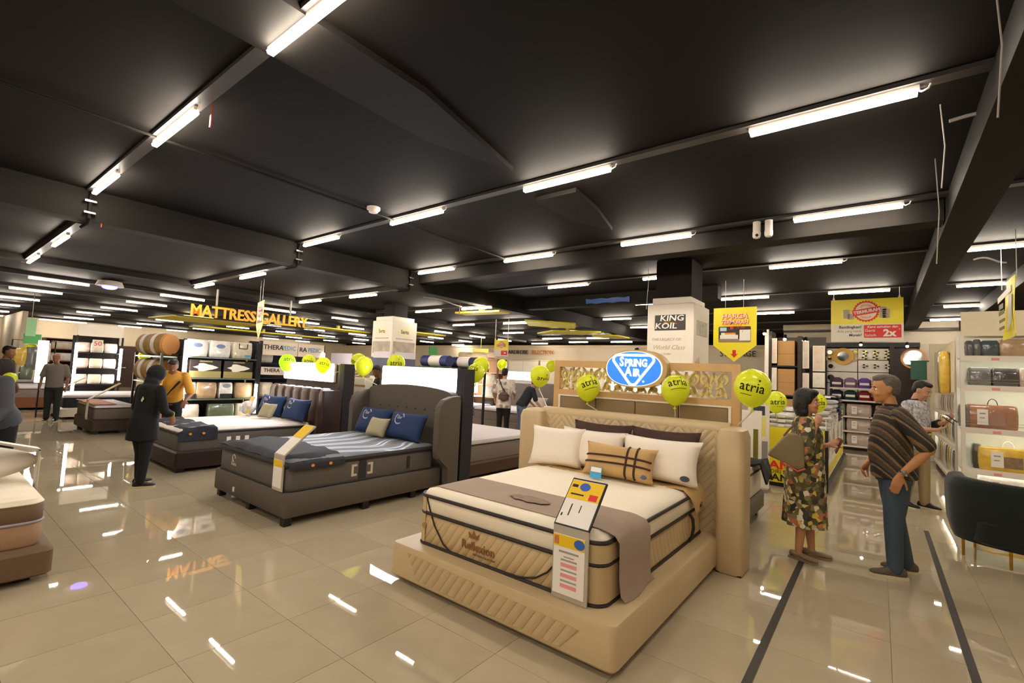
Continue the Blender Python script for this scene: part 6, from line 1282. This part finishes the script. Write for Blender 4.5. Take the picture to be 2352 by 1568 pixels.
M_cream_sh = floral('cream_leaf_shirt', ('#d6cabc', '#cbbfb2', '#8f8480', '#dcd2c6', '#b9aca2', '#e2d8cc'), 14)
hd = ang(-.5, .85)
t, s, U, Mh, sh, legs = person('man in cream leaf-patterned shirt with cross-body bag seen from behind, far centre', (-7.42, 9.3), hd, 1.72, .03, arms=(((-.02, .27, 1.12), (.16, .26, .98)), ((-.02, -.27, 1.12), (.2, -.24, 1.05))), hyaw=-.3, skin='#b98b6b', top=M_cream_sh, bottom=M_bk2, shoe=mat('black_shoe', '#151312', .4), hair=M_hblk, vox=.013, hem=.74, bulk=1.08)
obj('bag_strap', G().tube([U(-.1, .13, 1.46), U(-.16, .03, 1.25), U(-.15, -.12, 1.05)], .014, 6), M_ink, t)
q = thing('shoulder_bag', 'round brown shoulder bag on the back of the man in cream shirt', 'bag', (-7.42+.12, 9.3-.16, .93), hd); obj('bag_body', G().ball((0, 0, .1), (.1, .13, .12), 12, 8), mat('brown_bag', '#5c4a40', .7), q); obj('zip', G().tube([(.1*math.cos(a), .132*math.sin(a), .14) for a in [k*PI/8 for k in range(16)]], .004, 5, closed=True), M_ink, q)
person('woman in dark navy top and blue jeans bending beside the man in cream shirt', (-6.92, 9.38), ang(.5, .85), 1.6, .55, ((.0, .13, .0), (-.05, -.13, .0)), (((.3, .25, 1.05, 1), (.5, .2, .85, 1)), ((.3, -.25, 1.05, 1), (.5, -.2, .85, 1))), .2, .4, 1.0, .02, '#b98b6b', mat('navy_top', '#191d27', .8), 'short', mat('pale_jeans', '#545c70', .8), mat('white_shoe', '#d9d4cc', .6), M_hblk, vox=.013)
t, s, U, Mh, sh, legs = person('shop worker in black holding a white carton between the two partitions', (-8.2, 6.2), ang(-.2, -.95), 1.66, .15, arms=(((.1, .28, 1.12), (.34, .15, 1.12)), ((.1, -.28, 1.12), (.34, -.15, 1.12))), hpitch=.4, skin='#7d5136', top=M_bk, sleeve='long', bottom=M_bk2, shoe=mat('black_shoe', '#151312', .4), hair=M_hblk, vox=.013)
q = thing('carton', 'white carton held by the shop worker in black', 'box', (-8.3, 5.8, 1.08), .1); obj('carton_body', G().box(-.16, .16, -.1, .1, 0, .3).bevel(.006, 1), M_white, q); obj('tape', G().box(-.16, .16, -.102, -.1, .12, .16), M_card, q)
